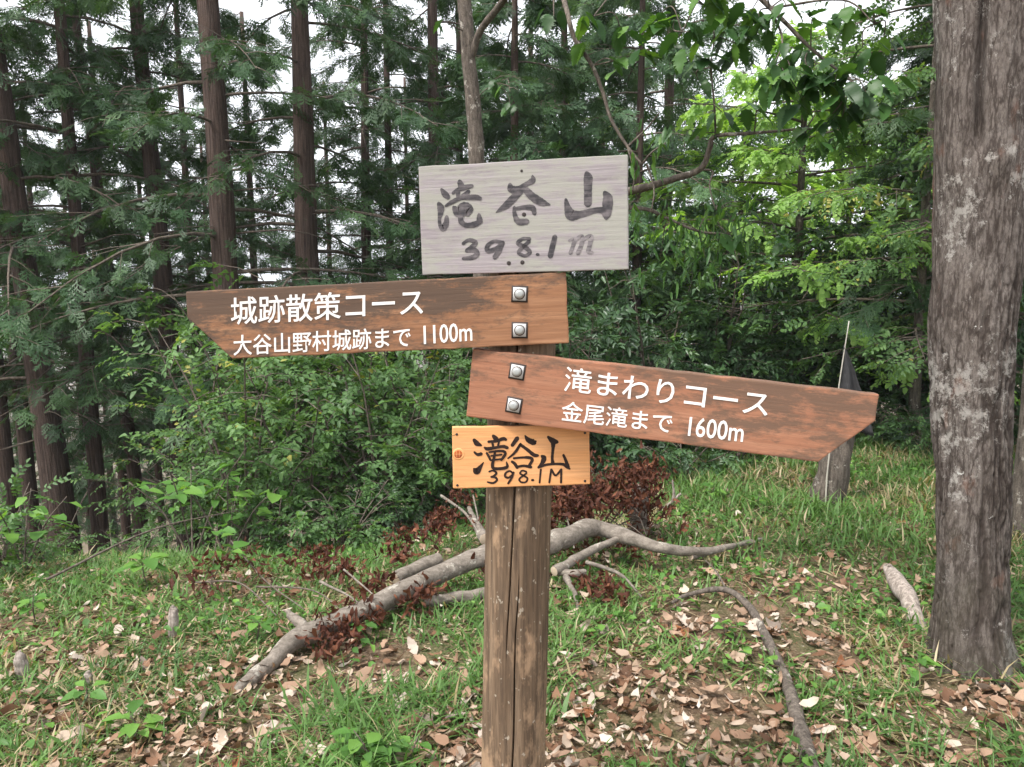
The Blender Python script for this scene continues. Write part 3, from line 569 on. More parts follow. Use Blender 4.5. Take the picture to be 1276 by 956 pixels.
for q, (px, pb, pt, ptp, Y, dm, lab, cr) in enumerate(T_): tree('cypress_tree', px, ptp, pb, Y, dm, lab, TALL[cr % 3], G1, pt, 10.5, 1.0, q)
back = [(155, 13.5), (200, 15), (110, 16), (70, 14.5), (255, 13), (275, 17), (330, 14), (420, 16), (30, 18), (225, 19), (140, 20), (300, 22), (515, 16), (-30, 15)]
ORD = ['first', 'second', 'third', 'fourth', 'fifth', 'sixth', 'seventh', 'eighth', 'ninth', 'tenth', 'eleventh', 'twelfth', 'thirteenth', 'fourteenth', 'fifteenth', 'sixteenth', 'seventeenth', 'eighteenth', 'nineteenth', 'twentieth']
back.sort()
for q, (px, Y) in enumerate(back):
    tree('cypress_tree', px, 300, 600, Y, .15 + .08 * ((q * 37) % 10) / 10, f'slim cypress far down the shaded slope, {ORD[q]} from the left of the far row', TALL[q % 3], 'cypresses far down the slope', px - (638 - px) * .05, 10.5, 1.0, 30 + q, stubs=3)

G2 = 'young cypresses behind the clearing'
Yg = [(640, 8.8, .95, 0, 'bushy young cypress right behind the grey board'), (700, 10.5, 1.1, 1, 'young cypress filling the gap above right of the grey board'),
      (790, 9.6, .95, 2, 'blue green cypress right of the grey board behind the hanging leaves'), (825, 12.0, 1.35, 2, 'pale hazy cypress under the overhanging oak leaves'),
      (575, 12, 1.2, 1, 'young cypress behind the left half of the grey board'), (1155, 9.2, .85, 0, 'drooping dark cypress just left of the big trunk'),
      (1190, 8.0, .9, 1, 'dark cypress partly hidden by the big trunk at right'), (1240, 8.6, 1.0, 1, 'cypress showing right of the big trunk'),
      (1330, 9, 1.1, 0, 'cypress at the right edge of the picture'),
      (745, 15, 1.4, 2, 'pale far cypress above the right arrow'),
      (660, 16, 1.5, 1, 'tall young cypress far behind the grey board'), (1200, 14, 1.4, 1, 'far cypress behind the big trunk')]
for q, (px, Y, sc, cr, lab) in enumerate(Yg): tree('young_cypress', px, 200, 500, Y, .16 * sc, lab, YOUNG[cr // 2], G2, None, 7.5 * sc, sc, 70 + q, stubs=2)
for q, (px, Y, sc, lab) in enumerate(((985, 9.4, .9, 'bright fresh green maple in layers right of the oak leaves'), (1045, 12, 1.0, 'bright green maple further back towards the big trunk'), (915, 12.5, .95, 'light green maple behind the twigs right of the grey board'))):
    tree('maple_tree', px, 200, 500, Y, .15, lab, MAPLE[0], 'fresh green maples', None, 5.2 * sc, sc, 90 + q, 'sapling', stubs=0)

def bush(name, px, Y, proto, sc, label, group, rz=None, sink=.03, cat='shrub'):
    p = at(px, 500, Y); o = thing(name, gp(p[0], Y, -sink), label, cat, group); rz = (px * 1.7 + Y) % 6.28 if rz is None else rz
    link('foliage', proto[0], o, None, (0, 0, rz), sc); tag(link('stems', proto[1], o, None, (0, 0, rz), sc), kind='stuff'); return o
G3 = 'leafy shrubs along the edge of the clearing'
for px, Y, k_, sc, lab in (
 (300, 6.0, 0, 1.0, 'small leaved green shrub under the tip of the left arrow'), (385, 6.3, 1, 1.15, 'green shrub below the middle of the left arrow board'),
 (470, 6.2, 2, 1.05, 'green shrub left of the orange nameboard'), (540, 6.8, 0, 1.1, 'green shrub right behind the orange nameboard'), (345, 7.3, 4, 1.0, 'tall shrub whose top reaches the left arrow'),
 (430, 7.6, 4, 1.1, 'tall shrub behind the right part of the left arrow'), (268, 7.6, 1, .9, 'shrub in front of the pale leaning cypress'), (520, 8.0, 4, 1.1, 'tall shrub behind the joint of the two arrows'),
 (590, 6.0, 3, 1.1, 'low shrub behind the fallen branch beside the post')):
    bush('leafy_shrub', px, Y, SHRUB[k_], sc, lab, G3)
G4 = 'evergreen bushes behind the right arrow'
for px, Y, k_, sc, lab in (
 (730, 7.4, 0, .85, 'dark evergreen bush right of the orange nameboard'), (810, 8.0, 1, .95, 'dark evergreen bush behind the writing of the right arrow'), (890, 8.4, 0, 1.0, 'evergreen bush above the middle of the right arrow'),
 (970, 8.8, 1, 1.0, 'evergreen bush behind the tip of the right arrow'), (1050, 9.2, 0, 1.0, 'evergreen bush behind the grey pennant'), (1130, 8.8, 1, .95, 'evergreen bush just left of the big trunk'),
 (670, 7.6, 1, .85, 'evergreen bush right behind the post'), (1250, 8.0, 0, .9, 'evergreen bush right of the big trunk'), (850, 10, 1, 1.15, 'tall evergreen bush behind the twigs right of the grey board'), (770, 10.5, 0, 1.1, 'tall evergreen bush above the right arrow writing'), (1000, 10.8, 0, 1.1, 'tall evergreen bush below the bright maple')):
    bush('evergreen_bush', px, Y, EVERG[k_], sc, lab, G4)
G5 = 'low bushes at the edge of the grass'
for px, Y, k_, sc, lab in (
 (40, 5.0, 0, .6, 'low bush in front of the thick leaning cypress'), (160, 5.4, 1, .55, 'low bush in front of the slender cypress trunks'), (330, 5.3, 2, 1.0, 'low bush behind the left end of the fallen branch'),
 (430, 5.3, 0, 1.0, 'low bush behind the middle of the fallen branch'), (-20, 4.4, 1, .9, 'low bush cut by the left edge'), (850, 6.6, 3, 1.0, 'low dark bush below the right arrow writing'), (920, 7.0, 3, 1.1, 'low dark bush below the right arrow near its tip'),
 (780, 6.5, 3, .9, 'low dark bush behind the heap of dead leaves'), (1090, 7.6, 3, 1.0, 'low dark bush right of the leaning stump'), (1150, 7.2, 0, .9, 'low bush touching the left side of the big trunk'), (1000, 7.4, 0, .8, 'low light bush left of the leaning stump'), (505, 5.6, 3, .9, 'low dark bush behind the branch beside the post')):
    bush('low_bush', px, Y, LOWSH[k_], sc, lab, G5)

# ------------------------------------------------------------------ big trunk at right
def img_tree():
    Y = 3.05; rows = np.array([-160, -60, 0, 100, 180, 240, 300, 400, 500, 600, 700, 780, 820, 850, 880, 905]); L = np.array([1176, 1174, 1172, 1172, 1169, 1167, 1166, 1161, 1163, 1167, 1166, 1160, 1156, 1150, 1142, 1136]); Rr = np.array([1292, 1288, 1284, 1281, 1276, 1272, 1270, 1262, 1258, 1257, 1255, 1259, 1266, 1272, 1280, 1288])
    zz = np.array([at(1215, r, Y)[2] for r in rows]); cx = np.array([at((a + b) / 2, r, Y)[0] for a, b, r in zip(L, Rr, rows)]); rad = np.array([(b - a) / 2 * Y / FPX for a, b in zip(L, Rr)]) * .99
    o = np.argsort(zz); zz, cx, rad = zz[o], cx[o], rad[o]; g0 = gp(cx[0], Y)
    top = 6.5; z = np.linspace(g0[2] - .1, zz[-1], 210); X = np.interp(z, zz, cx); Rd = np.interp(z, zz, rad); ker = np.ones(9) / 9; X = np.convolve(np.pad(X, 4, 'edge'), ker, 'valid'); Rd = np.convolve(np.pad(Rd, 4, 'edge'), ker, 'valid')
    z = np.linspace(z[0], z[-1], 400); X = np.interp(z, np.linspace(z[0], z[-1], len(X)), X); Rd = np.interp(z, np.linspace(z[0], z[-1], len(Rd)), Rd) * .955
    n = 190; a = np.linspace(0, 2 * np.pi, n, endpoint=False) - 1.5 * np.pi; A_, Z_ = np.meshgrid(a, z); up = sstep(Z_, 1.98, 2.2)
    da = (A_ + np.pi / 2 + .60 - .10 * (Z_ - 2.2) + .05 * np.sin(Z_ * 6) + np.pi) % (2 * np.pi) - np.pi; r = Rd[:, None] * (1 - up * .32 * np.exp(-(da / .11) ** 2) + .06 * up * np.exp(-((da - .5) / .35) ** 2))
    foot = np.exp(-np.clip(Z_ - g0[2], 0, 9) / .16); r = r * (1 + foot * .20 * (.5 + .5 * np.cos(5 * A_ + 1.2)))
    r = r + .022 * (vnoise(A_ * 1.1, Z_ * 1.8, 31) - .5) + .010 * (vnoise(A_ * 2.6, Z_ * 5, 32) - .5)
    wr = A_ + .16 * (vnoise(A_ * 4, Z_ * 7, 33) - .5); smo = sstep(vnoise(A_ * 1.3 + 4, Z_ * 2.2, 36) + .25 * up - .3 * foot, .45, .62)
    fis = np.abs(vnoise(wr * 7.5, Z_ * 5.5, 34) - .5) * 2; fi2 = np.abs(vnoise(wr * 17, Z_ * 15, 35) - .5) * 2
    r = r - (.011 * np.clip(1 - fis * 3.6, 0, 1) + .005 * np.clip(1 - fi2 * 3.0, 0, 1)) * (1 - .8 * smo) + .004 * (vnoise(A_ * 38, Z_ * 60, 37) - .5) * (1 - .5 * smo)
    V = np.stack((X[:, None] + r * np.cos(A_), Y + r * np.sin(A_), Z_), -1); crk = np.clip(np.clip(1 - fis * 3.0, 0, 1) + .7 * np.clip(1 - fi2 * 2.6, 0, 1), 0, 1) * (1 - .8 * smo); crk = np.clip(crk + .8 * up * np.exp(-(da / .09) ** 2), 0, 1)
    for (fx, fy, br, bw) in ((1213, 232, .012, .05), (1204, 300, -.008, .09), (1236, 200, .022, .07), (1200, 420, .006, .06)):    # burls and an old branch scar
        c = at(fx, fy, Y - .16); d = np.linalg.norm(V - c, axis=2); V[..., 1] -= br * np.exp(-(d / bw) ** 2)
    V -= g0; i, j = np.meshgrid(np.arange(len(z) - 1), np.arange(n), indexing='ij'); j2 = (j + 1) % n
    root = thing('oak_tree', g0, 'big grey trunk with white lichen blotches at the right edge', 'tree')
    s = NT('oak_bark'); w = s.coord(); crack = s.n('Attribute', 2, dict(attribute_name='tint'))
    n1 = s.noise(s.coord((18, 18, 6)), 2.2, 8, .72); n0 = s.noise(s.coord((3.5, 3.5, 2.2)), 1.5, 5, .65); fine = s.noise(s.coord((70, 70, 34)), 1.5, 6, .75)
    c = s.mix(s.ramp(n1, [(.30, 0.), (.68, 1.)]), (.085, .068, .058), (.235, .20, .178)); c = s.mix(s.ramp(n0, [(.42, 0.), (.6, .65)]), c, (.235, .205, .187)); c = s.mix(s.ramp(fine, [(.32, .6), (.55, 0.)]), c, (.06, .047, .04))
    c = s.mix(s.math('MULTIPLY', crack, .85), c, (.04, .030, .026))                                  # darker colour in the fissures and the fork groove
    for sc_, k_, wgt in (((13, 13, 2.6), 1.5, .8), ((30, 30, 8), 1.6, .55)):
        rd = s.math('MULTIPLY', s.math('ABSOLUTE', s.math('SUBTRACT', s.noise(s.coord(sc_), k_, 5, .6), .5)), 2.0); c = s.mix(s.math('MULTIPLY', s.ramp(rd, [(.015, 1.), (.11, 0.)]), wgt), c, (.045, .034, .029))
    pat = s.noise(s.coord((1.5, 1.5, .9)), 1.9, 3); ln = s.noise(s.coord((1, 1, .85)), 19, 9, .82); l2 = s.math('ADD', ln, s.math('MULTIPLY', s.math('SUBTRACT', pat, .5), .7))
    c = s.mix(s.ramp(l2, [(.57, 0.), (.63, .75)]), c, (.40, .375, .345)); big = s.noise(s.coord((1, 1, 1.7)), 8, 7, .7); c = s.mix(s.ramp(big, [(.69, 0.), (.71, .95)]), c, (.62, .61, .58))
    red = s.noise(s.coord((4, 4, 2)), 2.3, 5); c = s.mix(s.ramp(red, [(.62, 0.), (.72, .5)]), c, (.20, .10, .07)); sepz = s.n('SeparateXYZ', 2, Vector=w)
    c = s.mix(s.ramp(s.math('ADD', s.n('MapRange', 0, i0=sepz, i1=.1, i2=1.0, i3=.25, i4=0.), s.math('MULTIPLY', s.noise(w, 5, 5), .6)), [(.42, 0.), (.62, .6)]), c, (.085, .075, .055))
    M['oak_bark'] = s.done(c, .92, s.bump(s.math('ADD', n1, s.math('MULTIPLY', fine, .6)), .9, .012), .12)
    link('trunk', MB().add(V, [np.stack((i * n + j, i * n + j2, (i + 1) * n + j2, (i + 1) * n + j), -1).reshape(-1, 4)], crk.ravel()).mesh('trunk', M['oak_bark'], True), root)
    ctop = V[-1].mean(0); rng = np.random.default_rng(5)
    for q, (ox, oy, r_) in enumerate(((-.05, 0, .10), (.06, .02, .09))):          # the two stems above the fork, out of the picture
        pts = spline([ctop + (ox, oy, -.35), ctop + (ox * 2.2, oy + .05, .6), ctop + (ox * 9, oy + .3 * q, 2.2), ctop + (ox * 16, .5, 4.0)], 14)
        link('stem', MB().add(*tube(pts, np.linspace(r_, .03, 14), 14, .1, q)).mesh('stem', M['oak_bark'], True), root)
    P, X_, N, S = [], [], [], []
    for q in range(260):
        p = ctop + np.array((rng.normal(.2, .9), rng.normal(.4, .8), rng.uniform(2.0, 4.4))); P.append(p); X_.append(rng.normal(0, 1, 3) * (1, 1, .3)); N.append(np.array((0, 0, 1)) + rng.normal(0, .3, 3)); S.append(.4)
    link('crown', place(SP_MP, P, X_, N, S, rng).mesh('crown', M['oak']), root)
img_tree()
b = at(1268, 600, 4.6); o = thing('pale_tree', gp(at(1284, 600, 4.6)[0], 4.6), 'pale grey trunk half cut off by the right edge behind the big one', 'tree')
link('trunk', trunk_mesh(6.5, .085, 77, .5, 'sapling', 18), o); link('crown', BROAD[1][0], o, (0, 0, 3.4), None, .5); tag(link('limbs', BROAD[1][1], o, (0, 0, 3.4), None, .5), kind='stuff')

# ------------------------------------------------------------------ oak sapling whose twigs and leaves hang into the picture
sx = at(598, 300, 6.4); sroot = gp(sx[0] - .03, 6.4)
sap = thing('oak_sapling', sroot, 'slender oak rising behind the grey board with twigs and big leaves overhead', 'tree')
def twig(name, pts, r0, r1, parent, origin, mat='sapling', sides=7, n=None, wob=.15, seed=1):
    P = spline(np.array(pts), n or 5 * len(pts)); return link(name, MB().add(*tube(P - origin, np.linspace(r0, r1, len(P)), sides, wob, seed)).mesh(name, M[mat], True), parent)
twig('trunk', [sroot + (0, 0, -.2), at(600, 500, 6.4), at(599, 300, 6.4), at(594, 190, 6.4), at(583, 60, 6.4), at(578, -40, 6.4), at(590, -160, 6.3), at(615, -260, 6.2)], .085, .034, sap, sroot, sides=14, n=46)
TW = [  # photo path with depth, start radius, end radius
 [(586, 80, 6.4), (598, 40, 6.3), (622, 8, 6.1), (650, -30, 5.7), (690, -90, 5.0)],
 [(690, -90, 5.0), (692, -40, 4.2), (706, 12, 3.65), (716, 48, 3.6), (738, 82, 3.6), (752, 118, 3.6), (762, 150, 3.6), (782, 183, 3.58), (800, 205, 3.55)],
 [(599, 262, 6.4), (690, 262, 4.9), (786, 238, 3.75), (830, 226, 3.7), (872, 211, 3.65), (884, 185, 3.62), (892, 170, 3.6), (940, 166, 3.5), (1005, 160, 3.4)],
 [(599, 285, 6.4), (700, 268, 4.9), (790, 259, 3.8), (830, 272, 3.75), (870, 288, 3.7), (905, 292, 3.68)],
 [(892, 170, 3.6), (890, 130, 3.55), (886, 84, 3.5), (890, 50, 3.45)],
 [(872, 211, 3.65), (888, 214, 3.62), (884, 232, 3.6), (892, 262, 3.58)],
 [(690, -90, 5.0), (800, -70, 4.2), (900, -40, 3.4), (960, 10, 3.3), (1010, 60, 3.25), (1060, 100, 3.2)],
 [(900, -40, 3.4), (870, 0, 3.3), (850, 40, 3.3)], [(960, 10, 3.3), (975, 50, 3.2), (965, 80, 3.2)], [(800, -70, 4.2), (770, -20, 3.7), (740, 20, 3.5)], [(960, 10, 3.3), (1050, 0, 3.25), (1090, 30, 3.2)],
 [(782, 183, 3.58), (806, 160, 3.55), (822, 140, 3.5)], [(800, 205, 3.55), (812, 190, 3.5), (830, 178, 3.5)], [(588, 130, 6.4), (605, 112, 6.2), (622, 105, 6.0)], [(580, 40, 6.4), (560, 30, 6.2), (550, 25, 6.0)], [(692, -40, 4.2), (690, 0, 4.0), (690, 20, 3.9)], [(782, 183, 3.58), (790, 215, 3.57), (788, 240, 3.6)], [(806, 205, 3.55), (815, 235, 3.55), (812, 262, 3.55)]]
for q, T in enumerate(TW):
    big_ = {0: (.030, .018), 1: (.0135, .006), 2: (.024, .005), 3: (.015, .004), 6: (.018, .004)}.get(q, (.0055, .0025)); twig('limb', [at(*p) for p in T], big_[0], big_[1], sap, sroot, seed=q)
oak_me = [MB().add(V, F, .08 + .84 * k_ / 11).mesh('leaf', M['oak'], True) for k_ in range(12) for V, F, _ in [LF_OAK[k_ % 6]]]
rng = np.random.default_rng(8)
def leaf_at(p, d, nrm, size, parent, origin, me, name='leaf'):
    d = unit(d); y = unit(np.cross(nrm, d)); n_ = np.cross(d, y); m = Matrix(((d[0], y[0], n_[0]), (d[1], y[1], n_[1]), (d[2], y[2], n_[2]))).to_4x4(); m = m @ Matrix.Scale(size, 4); m.translation = Vector(p - origin)
    o = link(name, me, parent); o.matrix_local = m; return o
CL = [(860, 40, 3.3, 6), (845, 60, 3.35, 5), (900, 20, 3.35, 6), (880, 75, 3.4, 5), (920, 55, 3.3, 6), (945, 30, 3.3, 6), (965, 75, 3.2, 8), (955, 100, 3.2, 5), (990, 60, 3.2, 6), (1010, 95, 3.2, 8), (1040, 110, 3.15, 8), (1065, 115, 3.2, 8), (1085, 105, 3.2, 6), (1030, 150, 3.2, 7), (1045, 165, 3.2, 4), (1005, 160, 3.3, 5), (1075, 60, 3.25, 4),
      (900, 140, 3.55, 4), (880, 165, 3.6, 3), (935, 130, 3.4, 4), (740, 20, 3.5, 6), (775, 40, 3.5, 6), (800, 65, 3.5, 6), (765, 75, 3.55, 5), (690, 15, 3.9, 5), (820, 20, 3.45, 6), (622, 105, 6.0, 6), (635, 130, 6.0, 5), (550, 25, 6.0, 5), (905, 292, 3.68, 4), (935, 265, 3.6, 3), (968, 290, 3.6, 3), (880, 0, 3.3, 6), (980, 8, 3.25, 6), (1015, 25, 3.2, 6), (1090, 20, 3.2, 5), (725, 55, 3.6, 3), (870, 100, 3.5, 3), (975, 100, 3.2, 6), (1000, 125, 3.2, 6), (1030, 90, 3.15, 7), (1055, 140, 3.2, 6), (1020, 175, 3.2, 5), (1085, 130, 3.2, 5), (1060, 85, 3.15, 6), (935, 15, 3.3, 6), (905, 45, 3.35, 5), (840, 25, 3.4, 5), (1050, 20, 3.2, 6), (1100, 55, 3.2, 5), (985, 85, 3.15, 5)]
for cx, cyy, Yc, n_ in CL:
    c = at(cx, cyy, Yc)
    src = min((at(*p) for T in TW for p in T), key=lambda p: np.linalg.norm(p - c)); dist = np.linalg.norm(src - c)
    if dist > .03: twig('twig', [src, (src + c) / 2 + rng.normal(0, .02, 3) + (0, 0, .02), c], .0035, .0018, sap, sroot, seed=int(cx), sides=5)
    ax = unit(c - src + np.array((0, 0, -.02)))
    for q in range(n_):
        a = rng.uniform(0, 6.28); d = unit(np.array((math.cos(a), math.sin(a) * .8, -rng.uniform(.15, .9))) + .4 * ax); p = c + rng.normal(0, .03, 3) * (1, 1, .6)
        leaf_at(p, d, np.array((0, 0, 1)) + rng.normal(0, .25, 3), rng.uniform(.075, .12), sap, sroot, oak_me[min(11, int(12 * rng.random() ** 1.5))])
# drooping spring leaves and catkins on the lower twigs: too fine to pick apart
P, X, N, S = [], [], [], []
for cx, cyy, Yc, n_, sp in ((800, 255, 3.75, 30, 40), (840, 285, 3.72, 60, 34), (880, 300, 3.7, 46, 30), (822, 165, 3.5, 16, 14), (800, 200, 3.55, 14, 12), (935, 245, 3.6, 8, 8), (855, 330, 3.7, 36, 26), (900, 268, 3.6, 20, 20)):
    for q in range(n_):
        P.append(at(cx + rng.normal(0, sp), cyy + rng.normal(0, 12), Yc + rng.normal(0, .08))); X.append(np.array((rng.normal(0, .35), rng.normal(0, .35), -1))); N.append(rng.normal(0, 1, 3)); S.append(rng.uniform(.045, .085))
LF_N = [(V * (1, .45, 1), F, T) for V, F, T in LF_OAK]
tag(link('drooping_leaves', place(LF_N, np.array(P) - sroot, X, N, S, rng, rng.uniform(.3, .9, len(P))).mesh('drooping_leaves', M['oak']), sap), kind='stuff')
for q in range(14):
    a_ = P[rng.integers(0, len(P))]; src = min((at(*p) for T in TW[2:6] for p in T), key=lambda p: np.linalg.norm(p - a_)); twig('twig', [src, (src + a_) / 2 + (0, 0, .03), a_ + (0, 0, .04)], .003, .0015, sap, sroot, seed=q, sides=5)

# ------------------------------------------------------------------ fallen branch with its side branches and dead leaves
def on(px, py, dz=0.): p = ghit(px, py); p[2] += dz; return p
def dead_clump(mb_pts, n, spread, rng, size=(.03, .075), hang=.7, up=.05):
    P, X, N, S = [], [], [], []
    for c in mb_pts:
        for q in range(n):
            P.append(c + rng.normal(0, spread, 3) * (1, 1, .6) + (0, 0, up)); X.append(np.array((rng.normal(), rng.normal(), -abs(rng.normal(0, hang * 2))))); N.append(rng.normal(0, 1, 3) + (0, 0, .6)); S.append(rng.uniform(*size))
    P = np.array(P); P[:, 2] = np.maximum(P[:, 2], gz(P[:, 0], P[:, 1]) + .01); return P, X, N, S
def from_base(mb, base): return mb
A = [(296, 842, .01), (330, 815, .03), (372, 790, .07), (440, 765, .09), (500, 740, .11), (560, 718, .14), (606, 706, .18), (660, 700, .19), (700, 694, .22), (742, 682, .23), (790, 688, .19), (830, 692, .15), (880, 682, .10), (950, 656, .05)]
Lp = np.array([on(x, y + 26, z) for x, y, z in A]); lrng = np.random.default_rng(21); lb0 = gp(*Lp[6][:2])
fb = thing('fallen_branch', lb0, 'long grey fallen branch lying across the clearing behind the post', 'branch')
def wood_piece(name, pts, r0, r1, parent, origin, mat='log', sides=14, seed=1, wob=.16, cut=True, fineness=9):
    P = spline(np.array(pts), fineness * len(pts)); P = P + .35 * np.mean(r0) * (np.stack([vnoise(np.arange(len(P)) * .23, ax * 3.7, seed + ax) for ax in range(3)], -1) - .5); rr = np.linspace(r0, r1, len(P)) if np.isscalar(r0) else np.interp(np.linspace(0, 1, len(P)), np.linspace(0, 1, len(r0)), r0)
    V, F = tube(P - origin, rr, sides, wob, seed, cap=not cut); o = link(name, MB().add(V, F).mesh(name, M[mat], True), parent)
    if cut:
        V = V.reshape(len(P), sides, 3)
        for e, rev in ((0, True), (len(P) - 1, False)):
            ring = V[e] ; cc = ring.mean(0) + unit(P[e] - P[e - 1 if e else 1]) * rr[e] * .25; f = np.array([(q, (q + 1) % sides, sides) for q in range(sides)])
            link('cut_end', MB().add(np.vstack((ring, cc)), f[:, ::-1] if rev else f).mesh('cut_end', M['cut']), o)
    return o
wood_piece('main_stem', Lp, [.022, .034, .042, .045, .046, .048, .054, .055, .053, .048, .038, .031, .022, .009], 0, fb, lb0, sides=20, seed=3, fineness=16)
SB = [([(492, 722, .09), (520, 712, .12), (548, 704, .14)], .040, .036), ([(604, 690, .20), (592, 676, .24), (584, 664, .28)], .034, .012), ([(690, 716, .12), (730, 700, .15), (776, 688, .2)], .026, .018), ([(690, 712, .10), (716, 714, .1), (730, 713, .1)], .022, .018), ([(704, 716, .09), (716, 730, .05), (722, 742, .0)], .018, .008),
      ([(730, 704, .12), (770, 712, .09), (800, 728, .03)], .012, .005), ([(380, 780, .07), (366, 772, .1), (360, 770, .12)], .030, .010), ([(400, 740, .16), (440, 752, .12), (470, 768, .06)], .007, .003), ([(550, 655, .34), (580, 672, .28), (600, 690, .2)], .010, .006), ([(430, 735, .2), (480, 755, .1)], .005, .003), ([(530, 742, .06), (570, 736, .06), (620, 728, .06)], .030, .026),
      ([(860, 690, .09), (900, 676, .08), (940, 664, .06)], .022, .008), ([(590, 655, .33), (600, 690, .22)], .006, .004), ([(690, 640, .35), (705, 670, .25), (715, 700, .18)], .007, .004), ([(715, 640, .34), (740, 655, .3), (775, 660, .2)], .005, .003)]
for q, (T, r0, r1) in enumerate(SB): wood_piece('side_branch', [on(x, y + 24, z) for x, y, z in T], r0, r1, fb, lb0, seed=q + 9, sides=10, cut=r0 > .02)
cl = [on(x, y + 20, z) for x, y, z in ((505, 690, .15), (525, 740, .06), (540, 690, .18), (560, 680, .2), (575, 650, .25), (545, 670, .2), (590, 640, .3), (420, 790, .05), (440, 770, .05), (415, 800, .02), (460, 770, .04), (515, 750, .05), (640, 700, .1), (620, 720, .08), (500, 700, .1), (710, 690, .1), (430, 720, .1), (400, 705, .1), (465, 735, .05), (740, 728, .03), (760, 740, .03))]
P, X, N, S = dead_clump(cl, 60, .05, lrng)
tag(link('dead_leaves', place(LF_RUS, P - lb0, X, N, S, lrng, lrng.beta(1.5, 2, len(P))).mesh('dead_leaves', M['russet'], True), fb), kind='stuff')

# heap of russet leaves and twigs right behind the post
hb = on(745, 690); heap = thing('brushwood_heap', hb, 'heap of russet dead leaves and bare twigs behind the fallen branch', 'brushwood')
P, X, N, S = dead_clump([hb + np.array((lrng.normal(0, .26), lrng.normal(.1, .16), 0)) + (0, 0, lrng.uniform(.02, .50)) for _ in range(48)], 46, .07, lrng)
tag(link('dead_leaves', place(LF_RUS, P - hb, X, N, S, lrng, lrng.beta(1.5, 2, len(P))).mesh('dead_leaves', M['russet'], True), heap), kind='stuff')
for q in range(16):
    a = lrng.uniform(0, 6.28); p0 = hb + np.array((lrng.uniform(-.35, .35), lrng.uniform(-.15, .25), lrng.uniform(.05, .3))); d = np.array((math.cos(a), math.sin(a) * .5, lrng.uniform(-.2, .8))) * lrng.uniform(.2, .42)
    twig('twig', [p0 - d * .5, p0 + (0, 0, .04), p0 + d * .5], .005, .002, heap, hb, 'twig', 6, seed=q)
P, X, N, S = dead_clump([on(x, y) + (0, 0, z) for x, y, z in ((250, 745, .1), (270, 740, .15), (290, 735, .1), (310, 730, .15), (325, 745, .1), (385, 740, .12), (400, 745, .1), (375, 728, .12), (260, 755, .05))], 22, .05, lrng)
b_ = on(290, 750); hp = thing('dead_twig_heap', b_, 'cluster of russet dead leaves left of the fallen branch', 'brushwood')
tag(link('dead_leaves', place(LF_RUS, P - b_, X, N, S, lrng, lrng.beta(1.5, 2, len(P))).mesh('dead_leaves', M['russet'], True), hp), kind='stuff')
for q, T in enumerate(([(245, 735, .1), (300, 740, .12), (345, 765, .05)], [(290, 700, .2), (330, 735, .12), (380, 760, .06)], [(320, 740, .1), (390, 745, .1), (430, 760, .04)])): twig('twig', [on(x, y + 15, z) for x, y, z in T], .005, .003, hp, b_, 'twig', 6, seed=q)

# broken pieces of wood
def piece(name, pts, r0, r1, label, cat, mat='deadwood', sides=12, wob=.25, seed=1, cut=False, r=None):
    b = np.array(pts[0]); b = gp(b[0], b[1]); o = thing(name, b, label, cat); wood_piece('stem', pts, r if r else r0, r1, o, b, mat, sides, seed, wob, cut); return o
p = on(797, 672); piece('broken_stub', [p + (0, 0, -.05), p + (-.01, 0, .12), p + (.0, 0, .28), p + (.015, .0, .37)], 0, 0, 'pale broken stub of wood standing right of the leaf heap', 'stub', r=[.05, .06, .062, .02], wob=.4, seed=4)
p = on(822, 640); o = piece('forked_stick', [p, p + (.06, 0, .06), p + (.15, 0, .15)], .016, .008, 'pale forked stick standing up behind the leaf heap', 'stick', seed=5); b = gp(*p[:2]); wood_piece('prong', [p + (.09, 0, .08), p + (.10, 0, .16), p + (.085, 0, .25)], .014, .007, o, b, 'deadwood', 8, 6, .2, False)
RS = [(836, 752, .04), (868, 746, .07), (905, 745, .08), (935, 765, .06), (955, 800, .05), (975, 840, .04), (990, 885, .035), (1003, 925, .03), (1012, 965, .03), (1020, 1010, .02)]
RP = [on(x, y + 10, z) for x, y, z in RS]; b = gp(*RP[4][:2]); st = thing('curved_stick', b, 'long curved grey brown stick lying on the grass right of the post', 'stick')
wood_piece('stem', RP, [.008, .011, .014, .017, .020, .022, .025, .026, .027, .028], 0, st, b, 'sapling', 10, 2, .18, False)
wood_piece('side_twig', [RP[2], RP[2] + (-.03, .1, .06), RP[2] + (-.06, .2, .08)], .006, .002, st, b, 'sapling', 6, 3, .1, False)
p = on(1150, 790); q_ = on(1108, 740, .12); piece('leaning_stub', [p + (0, 0, -.05), (p + q_) / 2 + (0, 0, .02), q_, q_ + (-.015, 0, .035)], 0, 0, 'bleached broken stub leaning against the foot of the big trunk', 'stub', r=[.052, .046, .030, .006], seed=8, wob=.4)
def stake(px, py, h, r_, label, seed):
    p = on(px, py); rr = np.random.default_rng(seed); piece('weathered_stake', [p + (0, 0, -.08), p + (rr.normal(0, .006), 0, h * .5), p + (rr.normal(0, .008), 0, h * .9), p + (0, 0, h * 1.1)], 0, 0, label, 'stake', r=[r_, r_ * 1.05, r_ * .95, r_ * .2], seed=seed, sides=8)
stake(217, 792, .13, .024, 'short pointed pale grey stake in the grass left of the fallen branch', 31); stake(27, 850, .12, .024, 'short grey stake at the lower left edge', 32); stake(112, 860, .07, .014, 'small grey broken stake between the two pointed ones', 33)
p1, p2 = on(60, 745), on(300, 700, .35); o = thing('leaning_twig', gp(*p1[:2]), 'thin bare twig leaning across the bushes at left', 'twig'); twig('stem', [p1 + (0, 0, .1), (p1 + p2) / 2 + (0, 0, .12), p2], .008, .003, o, gp(*p1[:2]), 'twig', 6)

